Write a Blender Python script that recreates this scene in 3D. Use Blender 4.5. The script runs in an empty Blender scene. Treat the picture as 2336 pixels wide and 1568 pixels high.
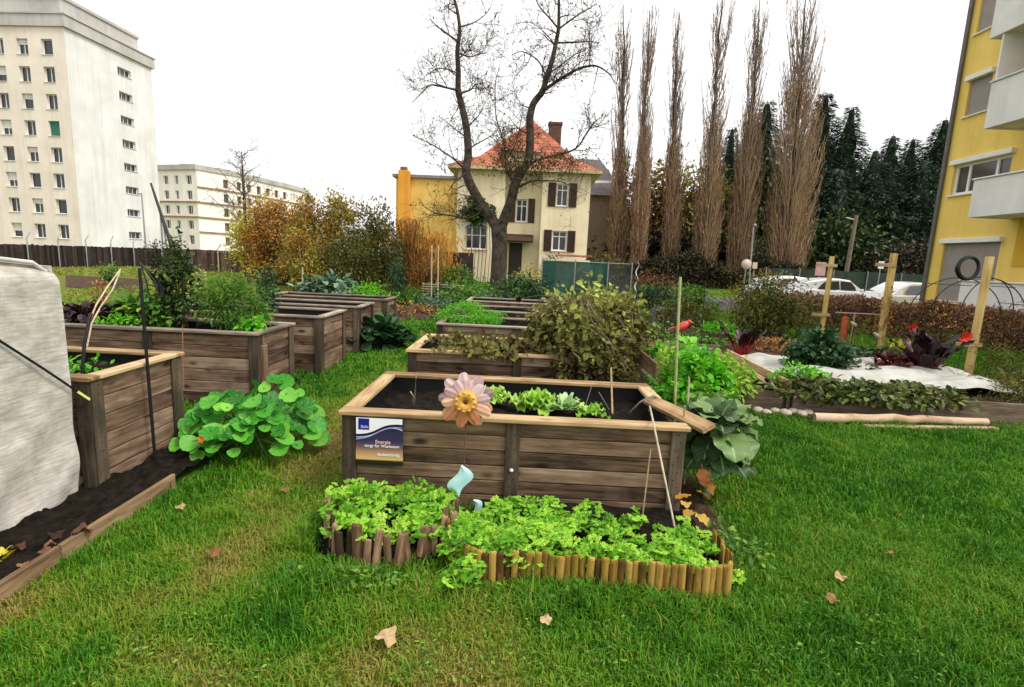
import bpy, math, random
import numpy as np
from mathutils import Vector, Matrix
rng = np.random.default_rng(7); random.seed(7)
PI = math.pi
sc = bpy.context.scene; col = sc.collection
# ------------------------------------------------------------------ camera model: turns a photo point into a place in the garden
F = 1200.; H = 1.7; SL = .045
ROLL = math.atan(SL); PITCH = math.atan(195*math.cos(ROLL)/F); YAW = math.atan(16/F)
def ray(u, v):
    x, y, z = (u-1168)/F, -(v-784)/F, -1.
    c, s = math.cos(ROLL), math.sin(ROLL); x, y = c*x-s*y, s*x+c*y
    a = PI/2-PITCH; c, s = math.cos(a), math.sin(a); y, z = c*y-s*z, s*y+c*z
    c, s = math.cos(YAW), math.sin(YAW); x, y = c*x-s*y, s*x+c*y
    return x, y, z
def G(u, v, z=0.):
    d = ray(u, v); t = (z-H)/d[2]; return np.array((d[0]*t, d[1]*t, z))
def AY(u, v, Y):
    d = ray(u, v); t = Y/d[1]; return np.array((d[0]*t, Y, H+d[2]*t))
def AX(u, v, X):
    d = ray(u, v); t = X/d[0]; return np.array((X, d[1]*t, H+d[2]*t))
# ------------------------------------------------------------------ scene objects
def wl(o):
    p = np.zeros(3)
    while o is not None: p += np.array(o.location); o = o.parent
    return p
def tag(o, label=None, cat=None, group=None, kind=None):
    if label: o['label'] = label
    if cat: o['category'] = cat
    if group: o['group'] = group
    if kind: o['kind'] = kind
    return o
def thing(name, label, cat, loc=(0, 0, 0), group=None):
    o = bpy.data.objects.new(name, None); col.objects.link(o); o.location = tuple(float(a) for a in loc)
    o.empty_display_size = .1
    return tag(o, label, cat, group)
def dup(root, loc, rz=0, label=None, parent=None, scale=None):
    c = root.copy(); col.objects.link(c)
    if parent is not None: c.parent = parent
    else:
        c.location = tuple(float(a) for a in loc); c.rotation_euler = (0, 0, rz)
        if scale: c.scale = (scale,)*3
    if label: c['label'] = label
    for ch in list(root.children): dup(ch, None, parent=c)
    return c
class MB:
    def __init__(s): s.V = []; s.n = 0; s.F = []; s.R = []; s.L = []
    def add(s, V, faces, rnd=.5, lc=None, mat=0, smooth=False):
        V = np.asarray(V, float); k = len(V)
        if not isinstance(faces, list): faces = [faces]
        for f in faces:
            f = np.asarray(f, int)
            if f.size: s.F.append((f+s.n, mat, smooth))
        s.V.append(V); s.R.append(np.broadcast_to(np.asarray(rnd, float), (k,)))
        s.L.append(V if lc is None else np.asarray(lc, float)); s.n += k
    def build(s, name, mats, parent=None, loc=None):
        me = bpy.data.meshes.new(name)
        V = np.concatenate(s.V); base = wl(parent) if parent is not None else np.zeros(3)
        if loc is not None: base = base*0+np.asarray(loc, float)
        V = V-base
        me.vertices.add(len(V)); me.vertices.foreach_set('co', V.astype(np.float32).ravel())
        li = np.concatenate([f.ravel() for f, m, q in s.F]); me.loops.add(len(li))
        me.loops.foreach_set('vertex_index', li.astype(np.int32))
        tot = np.concatenate([np.full(len(f), f.shape[1]) for f, m, q in s.F])
        st = np.concatenate([[0], np.cumsum(tot)[:-1]])
        me.polygons.add(len(tot)); me.polygons.foreach_set('loop_start', st.astype(np.int32))
        me.polygons.foreach_set('loop_total', tot.astype(np.int32))
        me.polygons.foreach_set('material_index', np.concatenate([np.full(len(f), m) for f, m, q in s.F]).astype(np.int32))
        me.polygons.foreach_set('use_smooth', np.concatenate([np.full(len(f), q) for f, m, q in s.F]).astype(bool))
        a = me.attributes.new('rnd', 'FLOAT', 'POINT'); a.data.foreach_set('value', np.concatenate(s.R).astype(np.float32))
        a = me.attributes.new('lc', 'FLOAT_VECTOR', 'POINT'); a.data.foreach_set('vector', np.concatenate(s.L).astype(np.float32).ravel())
        for m in (mats if isinstance(mats, (list, tuple)) else [mats]): me.materials.append(m)
        me.update(); me.validate()
        o = bpy.data.objects.new(name, me); col.objects.link(o)
        if parent is not None: o.parent = parent
        elif loc is not None: o.location = tuple(float(a) for a in loc)
        return o
    # ---- primitives
    def box(s, c, size, R=None, bev=.004, rnd=None, mat=0):
        """a board with chamfered edges; lc runs along its longest side"""
        hx = np.asarray(size, float)/2; b = min(bev, *(hx*.45)); V = []; Q = []; idx = {}
        for sx in (-1, 1):
            for sy in (-1, 1):
                for sz in (-1, 1):
                    for ax in range(3):
                        p = np.array((sx, sy, sz))*(hx-b); p[ax] = (sx, sy, sz)[ax]*hx[ax]
                        idx[(sx, sy, sz, ax)] = len(V); V.append(p)
        V = np.array(V); quads = []; tris = []
        for ax in range(3):
            o1, o2 = [a for a in range(3) if a != ax]
            for sg in (-1, 1):
                f = []
                for a, b2 in ((-1, -1), (1, -1), (1, 1), (-1, 1)):
                    k = [0, 0, 0]; k[ax] = sg; k[o1] = a; k[o2] = b2; f.append(idx[(*k, ax)])
                quads.append(f)
        for ax in range(3):
            o1, o2 = [a for a in range(3) if a != ax]
            for a in (-1, 1):
                for b2 in (-1, 1):
                    k = [0, 0, 0]; k[o1] = a; k[o2] = b2; k[ax] = -1; k2 = list(k); k2[ax] = 1
                    quads.append([idx[(*k, o1)], idx[(*k2, o1)], idx[(*k2, o2)], idx[(*k, o2)]])
        for sx in (-1, 1):
            for sy in (-1, 1):
                for sz in (-1, 1): tris.append([idx[(sx, sy, sz, a)] for a in range(3)])
        # orient outward
        def fix(fs):
            out = []
            for f in fs:
                P = V[f]; nrm = np.cross(P[1]-P[0], P[2]-P[0]); out.append(f if nrm@P.mean(0) > 0 else f[::-1])
            return np.array(out)
        r = random.random() if rnd is None else rnd
        od = np.argsort(-np.asarray(size)); lc = V[:, od]+np.array((r*31., r*17, r*7))
        W = V if R is None else V@np.asarray(R).T
        s.add(W+np.asarray(c, float), [fix(quads), fix(tris)], r, lc, mat)
    def bar(s, a, b, w, t, up=(0, 0, 1), bev=.003, rnd=None, mat=0):
        """board from a to b, width w across, thickness t along up"""
        a = np.asarray(a, float); b = np.asarray(b, float); d = b-a; L = np.linalg.norm(d); x = d/L
        y = np.cross(np.asarray(up, float), x); ny = np.linalg.norm(y)
        y = np.array((0, 1., 0)) if ny < 1e-6 else y/ny
        z = np.cross(x, y); s.box((a+b)/2, (L, w, t), np.stack([x, y, z], 1), bev, rnd, mat)
    def tube(s, P, r, k=6, rnd=None, mat=0, cap=True, smooth=True):
        P = np.asarray(P, float); n = len(P); r = np.broadcast_to(np.asarray(r, float), (n,))
        T = np.gradient(P, axis=0); T /= np.linalg.norm(T, axis=1)[:, None]+1e-9
        ref = np.array((0, 0, 1.)) if abs(T[:, 2]).mean() < .8 else np.array((1., 0, 0))
        A = np.cross(T, ref); A /= np.linalg.norm(A, axis=1)[:, None]+1e-9; B = np.cross(T, A)
        an = np.arange(k)*2*PI/k
        V = P[:, None]+r[:, None, None]*(np.cos(an)[None, :, None]*A[:, None]+np.sin(an)[None, :, None]*B[:, None])
        i = np.arange(n-1)[:, None]*k; j = np.arange(k)[None]; j2 = (j+1) % k
        f = np.stack([i+j, i+j2, i+k+j2, i+k+j], -1).reshape(-1, 4)
        cum = np.concatenate([[0], np.cumsum(np.linalg.norm(np.diff(P, axis=0), axis=1))])
        rr = random.random() if rnd is None else rnd
        lc = np.stack([np.repeat(cum, k)+rr*31, np.tile(np.cos(an)*.05, n), np.tile(np.sin(an)*.05, n)], 1)
        fs = [f[:, ::-1]]
        s.add(V.reshape(-1, 3), fs, rr, lc, mat, smooth)
        if cap and k > 3:
            for e in (0, n-1):
                W = np.concatenate([V[e], P[e:e+1]]); t = np.array([[q, (q+1) % k, k] for q in range(k)])
                s.add(W, t if e == 0 else t[:, ::-1], rr, None, mat)
    def prism(s, poly, z0, z1, M=None, rnd=.5, mat=0):
        """poly (n,2) counter-clockwise extruded z0..z1, transformed by fn M"""
        p = np.asarray(poly, float); n = len(p)
        V = np.concatenate([np.c_[p, np.full(n, z0)], np.c_[p, np.full(n, z1)]]); lc = V
        if M is not None: V = M(V)
        q = np.array([[i, (i+1) % n, n+(i+1) % n, n+i] for i in range(n)])
        s.add(V, [q, np.arange(n)[None, ::-1], np.arange(n)[None]+n], rnd, lc, mat)
    def lathe(s, prof, c, k=16, M=None, rnd=.5, mat=0, smooth=True):
        prof = np.asarray(prof, float); n = len(prof); an = np.arange(k)*2*PI/k
        V = np.stack([prof[:, 0, None]*np.cos(an), prof[:, 0, None]*np.sin(an), np.repeat(prof[:, 1, None], k, 1)], -1).reshape(-1, 3)
        lc = V.copy()
        if M is not None: V = V@np.asarray(M).T
        i = np.arange(n-1)[:, None]*k; j = np.arange(k)[None]; j2 = (j+1) % k
        s.add(V+np.asarray(c, float), np.stack([i+j, i+j2, i+k+j2, i+k+j], -1).reshape(-1, 4), rnd, lc, mat, smooth)
    def grid(s, X, Y, Z, rnd=.5, mat=0, smooth=True, lc=None):
        m, n = X.shape; V = np.stack([X, Y, Z], -1).reshape(-1, 3)
        i = np.arange(m-1)[:, None]*n; j = np.arange(n-1)[None]
        f = np.stack([i+j, i+j+1, i+n+j+1, i+n+j], -1).reshape(-1, 4)
        s.add(V, f, np.asarray(rnd).ravel() if np.ndim(rnd) else rnd, lc, mat, smooth)
    def place(s, T, pos, d, up, size, rnd, mat=0, smooth=False):
        """many copies of leaf template T=(verts, faces)"""
        tv, tf = T; pos = np.asarray(pos, float); N = len(pos)
        y = np.asarray(d, float); y = y/(np.linalg.norm(y, axis=1)[:, None]+1e-9)
        x = np.cross(y, up); x /= np.linalg.norm(x, axis=1)[:, None]+1e-9; z = np.cross(x, y)
        size = np.broadcast_to(np.asarray(size, float), (N,))
        V = pos[:, None]+size[:, None, None]*(tv[None, :, :1]*x[:, None]+tv[None, :, 1:2]*y[:, None]+tv[None, :, 2:]*z[:, None])
        k = len(tv); fs = [(np.asarray(f)[None]+(np.arange(N)*k)[:, None, None]).reshape(-1, np.asarray(f).shape[1]) for f in tf]
        s.add(V.reshape(-1, 3), fs, np.repeat(np.broadcast_to(rnd, (N,)), k), np.tile(tv, (N, 1)), mat, smooth)
def rotz(a): c, s = math.cos(a), math.sin(a); return np.array(((c, -s, 0), (s, c, 0), (0, 0, 1.)))
def rotx(a): c, s = math.cos(a), math.sin(a); return np.array(((1., 0, 0), (0, c, -s), (0, s, c)))
def roty(a): c, s = math.cos(a), math.sin(a); return np.array(((c, 0, s), (0, 1., 0), (-s, 0, c)))
_lat = rng.random((64, 64, 4))
def vnoise(x, y, sc_=1., k=0):
    x = np.asarray(x, float)/sc_+500; y = np.asarray(y, float)/sc_+500
    i = np.floor(x).astype(int); j = np.floor(y).astype(int); f = x-i; g = y-j; f = f*f*(3-2*f); g = g*g*(3-2*g)
    L = _lat[:, :, k]; a = lambda p, q: L[p % 64, q % 64]
    return (a(i, j)*(1-f)+a(i+1, j)*f)*(1-g)+(a(i, j+1)*(1-f)+a(i+1, j+1)*f)*g
# ------------------------------------------------------------------ materials
def nodes(name):
    m = bpy.data.materials.new(name); m.use_nodes = True; nt = m.node_tree
    return m, nt, nt.nodes, nt.nodes['Principled BSDF'], nt.nodes['Material Output']
def N(nt, t, **k):
    n = nt.nodes.new(t)
    for a, b in k.items():
        if a.startswith('i_'): n.inputs[a[2:].replace('_', ' ')].default_value = b
        else: setattr(n, a, b)
    return n
def ramp(nt, cols, fac, inter='LINEAR'):
    r = nt.nodes.new('ShaderNodeValToRGB'); e = r.color_ramp.elements; r.color_ramp.interpolation = inter
    while len(e) < len(cols): e.new(.5)
    for i, c in enumerate(cols):
        p = i/(len(cols)-1)
        if len(c) == 4: p, c = c[0], c[1:]
        e[i].position = p; e[i].color = (*c, 1)
    nt.links.new(fac, r.inputs[0]); return r.outputs[0]
def attr(nt, n='rnd'): a = nt.nodes.new('ShaderNodeAttribute'); a.attribute_name = n; return a
def bump(nt, bs, h, st, dist):
    b = N(nt, 'ShaderNodeBump'); b.inputs['Strength'].default_value = st; b.inputs['Distance'].default_value = dist
    nt.links.new(h, b.inputs['Height']); nt.links.new(b.outputs[0], bs.inputs['Normal'])
def math_(nt, op, a, b):
    n = nt.nodes.new('ShaderNodeMath'); n.operation = op
    for i, q in enumerate((a, b)):
        if hasattr(q, 'links') or hasattr(q, 'node'): nt.links.new(q, n.inputs[i])
        else: n.inputs[i].default_value = q
    return n.outputs[0]
def hexc(h):
    h = h.lstrip('#'); c = [int(h[i:i+2], 16)/255 for i in (0, 2, 4)]
    return tuple(a/12.92 if a <= .04045 else ((a+.055)/1.055)**2.4 for a in c)
def M_leaf(name, cols, trans=.3, rough=.5, vein=0., spec=.35, nz=.25, nsc=6.):
    m, nt, ns, bs, out = nodes(name); a = attr(nt)
    tc = N(nt, 'ShaderNodeTexCoord'); no = N(nt, 'ShaderNodeTexNoise'); no.inputs['Scale'].default_value = nsc; no.inputs['Detail'].default_value = 4
    nt.links.new(tc.outputs['Object'], no.inputs['Vector'])
    f = math_(nt, 'ADD', a.outputs['Fac'], math_(nt, 'MULTIPLY', math_(nt, 'SUBTRACT', no.outputs['Fac'], .5), nz))
    c = ramp(nt, cols, f)
    if vein:
        l = attr(nt, 'lc'); sx = N(nt, 'ShaderNodeSeparateXYZ'); nt.links.new(l.outputs['Vector'], sx.inputs[0])
        if vein > 1:      # veins fanning out from the stalk of a round leaf
            an = math_(nt, 'ARCTAN2', sx.outputs['X'], math_(nt, 'SUBTRACT', sx.outputs['Y'], .5)); v = math_(nt, 'ABSOLUTE', math_(nt, 'SINE', math_(nt, 'MULTIPLY', an, 4.), 0.), 0.)
            vf = ramp(nt, [(0., .55, .55, .55), (.16, 0, 0, 0)], v)
        else:
            a1 = math_(nt, 'ABSOLUTE', sx.outputs['X'], 0.); sv = math_(nt, 'ABSOLUTE', math_(nt, 'SINE', math_(nt, 'MULTIPLY', math_(nt, 'SUBTRACT', sx.outputs['Y'], math_(nt, 'MULTIPLY', a1, .8)), 24.), 0.), 0.)
            vf = math_(nt, 'MAXIMUM', ramp(nt, [(0., .8, .8, .8), (.035, 0, 0, 0)], a1), ramp(nt, [(0., .35, .35, .35), (.14, 0, 0, 0)], sv))
        mv = N(nt, 'ShaderNodeMix', data_type='RGBA'); nt.links.new(vf, mv.inputs[0]); nt.links.new(c, mv.inputs[6]); q = cols[-1][-3:]; mv.inputs[7].default_value = (*[min(1, x*1.5+.05) for x in q], 1); c = mv.outputs[2]
    nt.links.new(c, bs.inputs['Base Color']); bs.inputs['Roughness'].default_value = rough; bs.inputs['Specular IOR Level'].default_value = spec
    if trans > 0:
        t = N(nt, 'ShaderNodeBsdfTranslucent'); nt.links.new(c, t.inputs['Color']); mx = N(nt, 'ShaderNodeMixShader'); mx.inputs[0].default_value = trans
        nt.links.new(bs.outputs[0], mx.inputs[1]); nt.links.new(t.outputs[0], mx.inputs[2]); nt.links.new(mx.outputs[0], out.inputs['Surface'])
    return m
def M_wood(name, cols, gs=(2.2, 26, 26), rough=.8, var=.35, knots=.5, bmp=.5, stain=None):
    m, nt, ns, bs, out = nodes(name); lc = attr(nt, 'lc'); a = attr(nt)
    mp = N(nt, 'ShaderNodeMapping'); mp.inputs['Scale'].default_value = gs; nt.links.new(lc.outputs['Vector'], mp.inputs['Vector'])
    n1 = N(nt, 'ShaderNodeTexNoise'); n1.inputs['Scale'].default_value = 1; n1.inputs['Detail'].default_value = 7; n1.inputs['Roughness'].default_value = .68; n1.inputs['Distortion'].default_value = .5
    nt.links.new(mp.outputs[0], n1.inputs['Vector'])
    n2 = N(nt, 'ShaderNodeTexNoise'); n2.inputs['Scale'].default_value = 2.2; n2.inputs['Detail'].default_value = 3; nt.links.new(lc.outputs['Vector'], n2.inputs['Vector'])
    f = math_(nt, 'ADD', n1.outputs['Fac'], math_(nt, 'MULTIPLY', math_(nt, 'SUBTRACT', a.outputs['Fac'], .5), var))
    f = math_(nt, 'ADD', f, math_(nt, 'MULTIPLY', math_(nt, 'SUBTRACT', n2.outputs['Fac'], .5), .5))
    k = len(cols); c = ramp(nt, [(.28+.46*i/(k-1), *q) for i, q in enumerate(cols)], f)
    if knots:
        mk = N(nt, 'ShaderNodeMapping'); mk.inputs['Scale'].default_value = (3.3, 7.5, 5); nt.links.new(lc.outputs['Vector'], mk.inputs['Vector'])
        vo = N(nt, 'ShaderNodeTexVoronoi'); vo.inputs['Scale'].default_value = 1; nt.links.new(mk.outputs[0], vo.inputs['Vector'])
        kf = ramp(nt, [(.0, .02, .02, .02), (.1, .1, .09, .08), (.19, .75, .72, .7), (.24, 1, 1, 1)], vo.outputs['Distance'])
        mx = N(nt, 'ShaderNodeMix', data_type='RGBA', blend_type='MULTIPLY'); mx.inputs[0].default_value = knots
        nt.links.new(c, mx.inputs[6]); nt.links.new(kf, mx.inputs[7]); c = mx.outputs[2]
    if stain:
        n3 = N(nt, 'ShaderNodeTexNoise'); n3.inputs['Scale'].default_value = 3.5; n3.inputs['Detail'].default_value = 5; nt.links.new(lc.outputs['Vector'], n3.inputs['Vector'])
        sf = ramp(nt, [(.5, 0, 0, 0), (.7, .7, .7, .7)], n3.outputs['Fac'])
        mx = N(nt, 'ShaderNodeMix', data_type='RGBA'); nt.links.new(sf, mx.inputs[0]); nt.links.new(c, mx.inputs[6]); mx.inputs[7].default_value = (*stain, 1); c = mx.outputs[2]
    nt.links.new(c, bs.inputs['Base Color']); bs.inputs['Roughness'].default_value = rough; bs.inputs['Specular IOR Level'].default_value = .25
    bump(nt, bs, n1.outputs['Fac'], bmp, .006); return m
def M_plain(name, c, rough=.6, var=.25, scale=4., metal=0., bmp=0., c2=None, spec=.4, bscale=None, lc=False, dist=.01, trans=0., weave=False, streak=False):
    m, nt, ns, bs, out = nodes(name); tc = N(nt, 'ShaderNodeTexCoord'); no = N(nt, 'ShaderNodeTexNoise')
    no.inputs['Scale'].default_value = scale; no.inputs['Detail'].default_value = 6; no.inputs['Roughness'].default_value = .6
    src = attr(nt, 'lc').outputs['Vector'] if lc else tc.outputs['Object']
    nt.links.new(src, no.inputs['Vector'])
    lo = tuple(q*(1-var) for q in c); hi = tuple(min(1, q*(1+var)) for q in c) if c2 is None else c2
    cc = ramp(nt, [(.3, *lo), (.7, *hi)], no.outputs['Fac'])
    if weave or streak:      # woven stripes of a fleece / rain streaks of a wall
        mp = N(nt, 'ShaderNodeMapping'); mp.inputs['Scale'].default_value = (7, 70, 1) if weave else (2.2, 2.2, .12); mp.inputs['Rotation'].default_value = (0, 0, .5 if weave else 0); nt.links.new(src, mp.inputs['Vector'])
        n5 = N(nt, 'ShaderNodeTexNoise'); n5.inputs['Scale'].default_value = 1; n5.inputs['Detail'].default_value = 6; n5.inputs['Roughness'].default_value = .65; nt.links.new(mp.outputs[0], n5.inputs['Vector'])
        sf = ramp(nt, [(.32, .66, .63, .58), (.58, 1, 1, 1)] if weave else [(.3, .88, .87, .85), (.55, 1, 1, 1)], n5.outputs['Fac'])
        mq = N(nt, 'ShaderNodeMix', data_type='RGBA', blend_type='MULTIPLY'); mq.inputs[0].default_value = 1; nt.links.new(cc, mq.inputs[6]); nt.links.new(sf, mq.inputs[7]); cc = mq.outputs[2]
    nt.links.new(cc, bs.inputs['Base Color'])
    bs.inputs['Roughness'].default_value = rough; bs.inputs['Metallic'].default_value = metal; bs.inputs['Specular IOR Level'].default_value = spec
    if bmp:
        nb = no
        if bscale: nb = N(nt, 'ShaderNodeTexNoise'); nb.inputs['Scale'].default_value = bscale; nb.inputs['Detail'].default_value = 5; nt.links.new(src, nb.inputs['Vector'])
        bump(nt, bs, nb.outputs['Fac'], bmp, dist)
    if trans:
        t = N(nt, 'ShaderNodeBsdfTranslucent'); nt.links.new(cc, t.inputs['Color']); mx = N(nt, 'ShaderNodeMixShader'); mx.inputs[0].default_value = trans
        nt.links.new(bs.outputs[0], mx.inputs[1]); nt.links.new(t.outputs[0], mx.inputs[2]); nt.links.new(mx.outputs[0], out.inputs['Surface'])
    return m
def M_glass(name, c=(.02, .025, .03), rough=.06):
    m, nt, ns, bs, out = nodes(name); bs.inputs['Base Color'].default_value = (*c, 1); bs.inputs['Roughness'].default_value = rough; bs.inputs['Specular IOR Level'].default_value = .6
    return m
W_panel = M_wood('weathered_plank', [(.034, .019, .01), (.115, .069, .038), (.21, .137, .082), (.33, .235, .15)], var=.36, knots=.9, stain=(.16, .11, .07))
W_panel2 = M_wood('brown_plank', [(.028, .015, .008), (.1, .056, .033), (.185, .115, .073), (.3, .21, .14)], var=.42, knots=.9, stain=(.085, .05, .038))
W_post = M_wood('old_post', [(.024, .016, .01), (.07, .048, .03), (.14, .1, .068)], knots=.2, stain=(.04, .038, .024))
W_rim = M_wood('rim_wood', [(.17, .1, .045), (.4, .262, .13), (.58, .42, .24)], var=.3, knots=.35, bmp=.3)
W_rim2 = M_wood('grey_rim_wood', [(.1, .075, .055), (.25, .195, .145), (.42, .35, .28)], var=.3, knots=.3, bmp=.3)
W_stake = M_wood('stake_wood', [(.04, .022, .012), (.14, .08, .042), (.29, .18, .1)], gs=(6, 40, 40), var=.6, knots=.2)
W_log = M_wood('yellow_log', [(.06, .028, .005), (.2, .112, .02), (.38, .235, .05)], gs=(6, 40, 40), var=.7, knots=.2, stain=(.24, .16, .012))
W_pole = M_wood('yellow_pole', [(.3, .17, .05), (.56, .38, .13), (.68, .5, .22)], gs=(2, 30, 30), var=.2, knots=.3)
W_kick = M_wood('kick_board', [(.1, .06, .03), (.28, .18, .095), (.45, .32, .19)], var=.3, knots=.2)
W_low = M_wood('low_bed_board', [(.03, .02, .013), (.1, .068, .044), (.2, .15, .105)], var=.4, knots=.3)
W_fence = M_wood('dark_fence', [(.01, .006, .005), (.026, .017, .013), (.05, .034, .027)], gs=(2, 20, 20), var=.6, knots=0)
SOIL = M_plain('soil', (.006, .0045, .003), .95, .6, 14, bmp=1., c2=(.022, .016, .011), spec=.1, bscale=30, dist=.03)
SOILB = M_plain('brown_soil', (.035, .022, .014), .95, .5, 7, bmp=1., c2=(.12, .075, .045), spec=.1, bscale=25, dist=.03)
BARK = M_plain('bark', (.035, .026, .02), .9, .4, 5, bmp=1., c2=(.11, .085, .065), bscale=14, dist=.04, spec=.15)
TWIG = M_plain('twig', (.05, .036, .026), .85, .4, 2, c2=(.1, .075, .055), spec=.15)
STEMG = M_plain('green_stem', (.09, .2, .03), .5, .3, 9)
BLACKP = M_plain('black_plastic', (.008, .008, .008), .45, .2, 9)
STEEL = M_plain('grey_steel', (.3, .31, .32), .45, .2, 6, metal=.6)
GLASS = M_glass('window_glass')
WHITE = M_plain('white_frame', (.75, .74, .72), .5, .06, 3)
# ------------------------------------------------------------------ leaf templates (unit length along +y, face up +z)
def t_oval(w=.5, fold=.06, curl=-.12, n=4):
    ys = np.linspace(0, 1, n+1); V = [(0, 0, 0)]; F3 = []; F4 = []
    for y in ys[1:-1]:
        h = w/2*math.sin(PI*y**.85)**.8; z = curl*y*y
        V += [(-h, y, z+fold), (0, y, z), (h, y, z+fold)]
    V.append((0, 1, curl)); t = len(V)-1
    F3 += [(0, 2, 1), (0, 3, 2)]
    for i in range(n-2):
        a = 1+3*i; F4 += [(a, a+1, a+4, a+3), (a+1, a+2, a+5, a+4)]
    a = t-3; F3 += [(a, a+1, t), (a+1, a+2, t)]
    return np.array(V, float), [np.array(f) for f in (F3, F4) if f]
def t_quick(w=.5, fold=.08, curl=-.1):
    V = np.array([(0, 0, 0), (-w/2, .45, fold), (0, 1, curl), (w/2, .45, fold)], float)
    return V, [np.array([(0, 3, 2), (0, 2, 1)])]
def t_round(k=11, cup=.1):
    an = np.arange(k)*2*PI/k-PI/2; r = .5*(1+.06*np.cos(3*an)+.03*np.sin(5*an))
    V = [(0, .5, -cup*1.4)]+[(r[i]*math.cos(an[i]), .5+r[i]*math.sin(an[i]), cup*.6*math.sin(2*an[i]+1)+cup*.3*math.sin(5*an[i])) for i in range(k)]
    return np.array(V), [np.array([(0, 1+i, 1+(i+1) % k) for i in range(k)])]
def t_parsley():
    V = []; F = []
    for cx, cy, a0, s in ((0, .68, 0, .42), (-.3, .42, .95, .36), (.3, .42, -.95, .36)):
        b = len(V); V.append((cx, cy, .03))
        for i in range(10):
            a = a0+2*PI*i/10; r = s*(.62 if i % 2 else 1.)*(.85 if i == 5 else 1)
            V.append((cx-math.sin(a)*r*.72, cy+math.cos(a)*r*.72, -.05*(i % 2)-.05))
        F += [(b, b+1+i, b+1+(i+1) % 10) for i in range(10)]
    V = np.array(V, float); return V, [np.array(F)]
def t_maple():
    pts = [(0, 0), (.12, .12), (.42, .1), (.34, .3), (.52, .5), (.28, .52), (.2, .7), (0, 1), (-.2, .7), (-.28, .52), (-.52, .5), (-.34, .3), (-.42, .1), (-.12, .12)]
    V = [(0, .4, .0)]+[(x, y, .1*math.sin(5*x+7*y)) for x, y in pts]; k = len(pts)
    return np.array(V), [np.array([(0, 1+i, 1+(i+1) % k) for i in range(k)])]
T_Q = t_quick(); T_QN = t_quick(.22, .03, -.15); T_OV = t_oval(); T_OVW = t_oval(.72, .1, -.2, 5); T_RD = t_round(); T_PA = t_parsley(); T_MA = t_maple()
def t_litter():
    k = 22; an = np.arange(k)*2*PI/k; r = .5*(.84+.07*np.sin(an*3+.5)+.11*np.sin(an*5)+.07*np.sin(an*11)); V = [(0, .5, 0)]+[(r[i]*math.sin(an[i])*.9, .5-r[i]*math.cos(an[i]), .16*math.sin(an[i]*2+1)+.08*math.cos(an[i]*5)) for i in range(k)]
    return np.array(V), [np.array([(0, 1+i, 1+(i+1) % k) for i in range(k)])]
T_LF = t_litter()
T_ND = t_quick(.2, .02, -.08)
def rvec(n): v = rng.normal(size=(n, 3)); return v/np.linalg.norm(v, axis=1)[:, None]
def cloud_pts(n, c, r, ncl=40, sig=.16, shell=.55, flat=0.):
    """points gathered in clumps inside an ellipsoid, with an uneven outline"""
    q = rvec(ncl); rad = shell+(1-shell)*rng.random(ncl)**.7; q = q*rad[:, None]*(1-.22*rng.random(ncl))[:, None]
    q[:, 2] = np.where(q[:, 2] < -flat, q[:, 2]*.75, q[:, 2]) if flat else q[:, 2]
    k = rng.integers(0, ncl, n); p = q[k]+rng.normal(size=(n, 3))*sig
    return np.asarray(c)+p*np.asarray(r), q*np.asarray(r)+np.asarray(c), k, p
def bush(name, label, cat, base, r, mats, n=1500, size=.07, tmpl=None, ncl=40, sig=.15, shell=.5, group=None, stems=14, lean=(0, 0), droop=.2, zlow=.15, smooth=False, kr=.35, stemr=.008, zc=None):
    """shrub or leafy plant: stems from the base to clumps of leaves; r = (rx, ry, height)"""
    base = np.asarray(base, float); tmpl = tmpl or T_Q
    t = thing(name, label, cat, base, group)
    c = base+np.array((lean[0], lean[1], r[2]*.5)); R = np.array((r[0], r[1], r[2]*.52))
    p, q, k, loc = cloud_pts(n, c, R, ncl, sig, shell)
    p[:, 2] = np.maximum(p[:, 2], base[2]+zlow*r[2]*rng.random(len(p)))
    up = rvec(len(p))*.55+np.array((0, 0, 1.)); d = loc*.8+rvec(len(p))*.8+np.array((0, 0, -droop))
    cr = rng.random(ncl)
    mb = MB(); rnd = np.clip((1-kr)*rng.random(len(p))+kr*cr[k], 0, 1)
    mb.place(tmpl, p, d, up, size*(.6+.8*rng.random(len(p))), rnd, 0, smooth); mb.build('foliage', mats[0], t)
    if stems:
        mb = MB()
        for i in range(min(stems, ncl)):
            a = base+np.array((rng.normal()*r[0]*.12, rng.normal()*r[1]*.12, 0)); e = q[i]; m = (a+e)/2+np.array((0, 0, .12*r[2]))+rng.normal(size=3)*.05*r[0]
            tt = np.linspace(0, 1, 6)[:, None]; P = a*(1-tt)**2+2*m*tt*(1-tt)+e*tt*tt
            mb.tube(P, np.linspace(stemr, stemr*.4, 6), 4, cap=False)
        mb.build('stem', mats[1], t)
    return t
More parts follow.
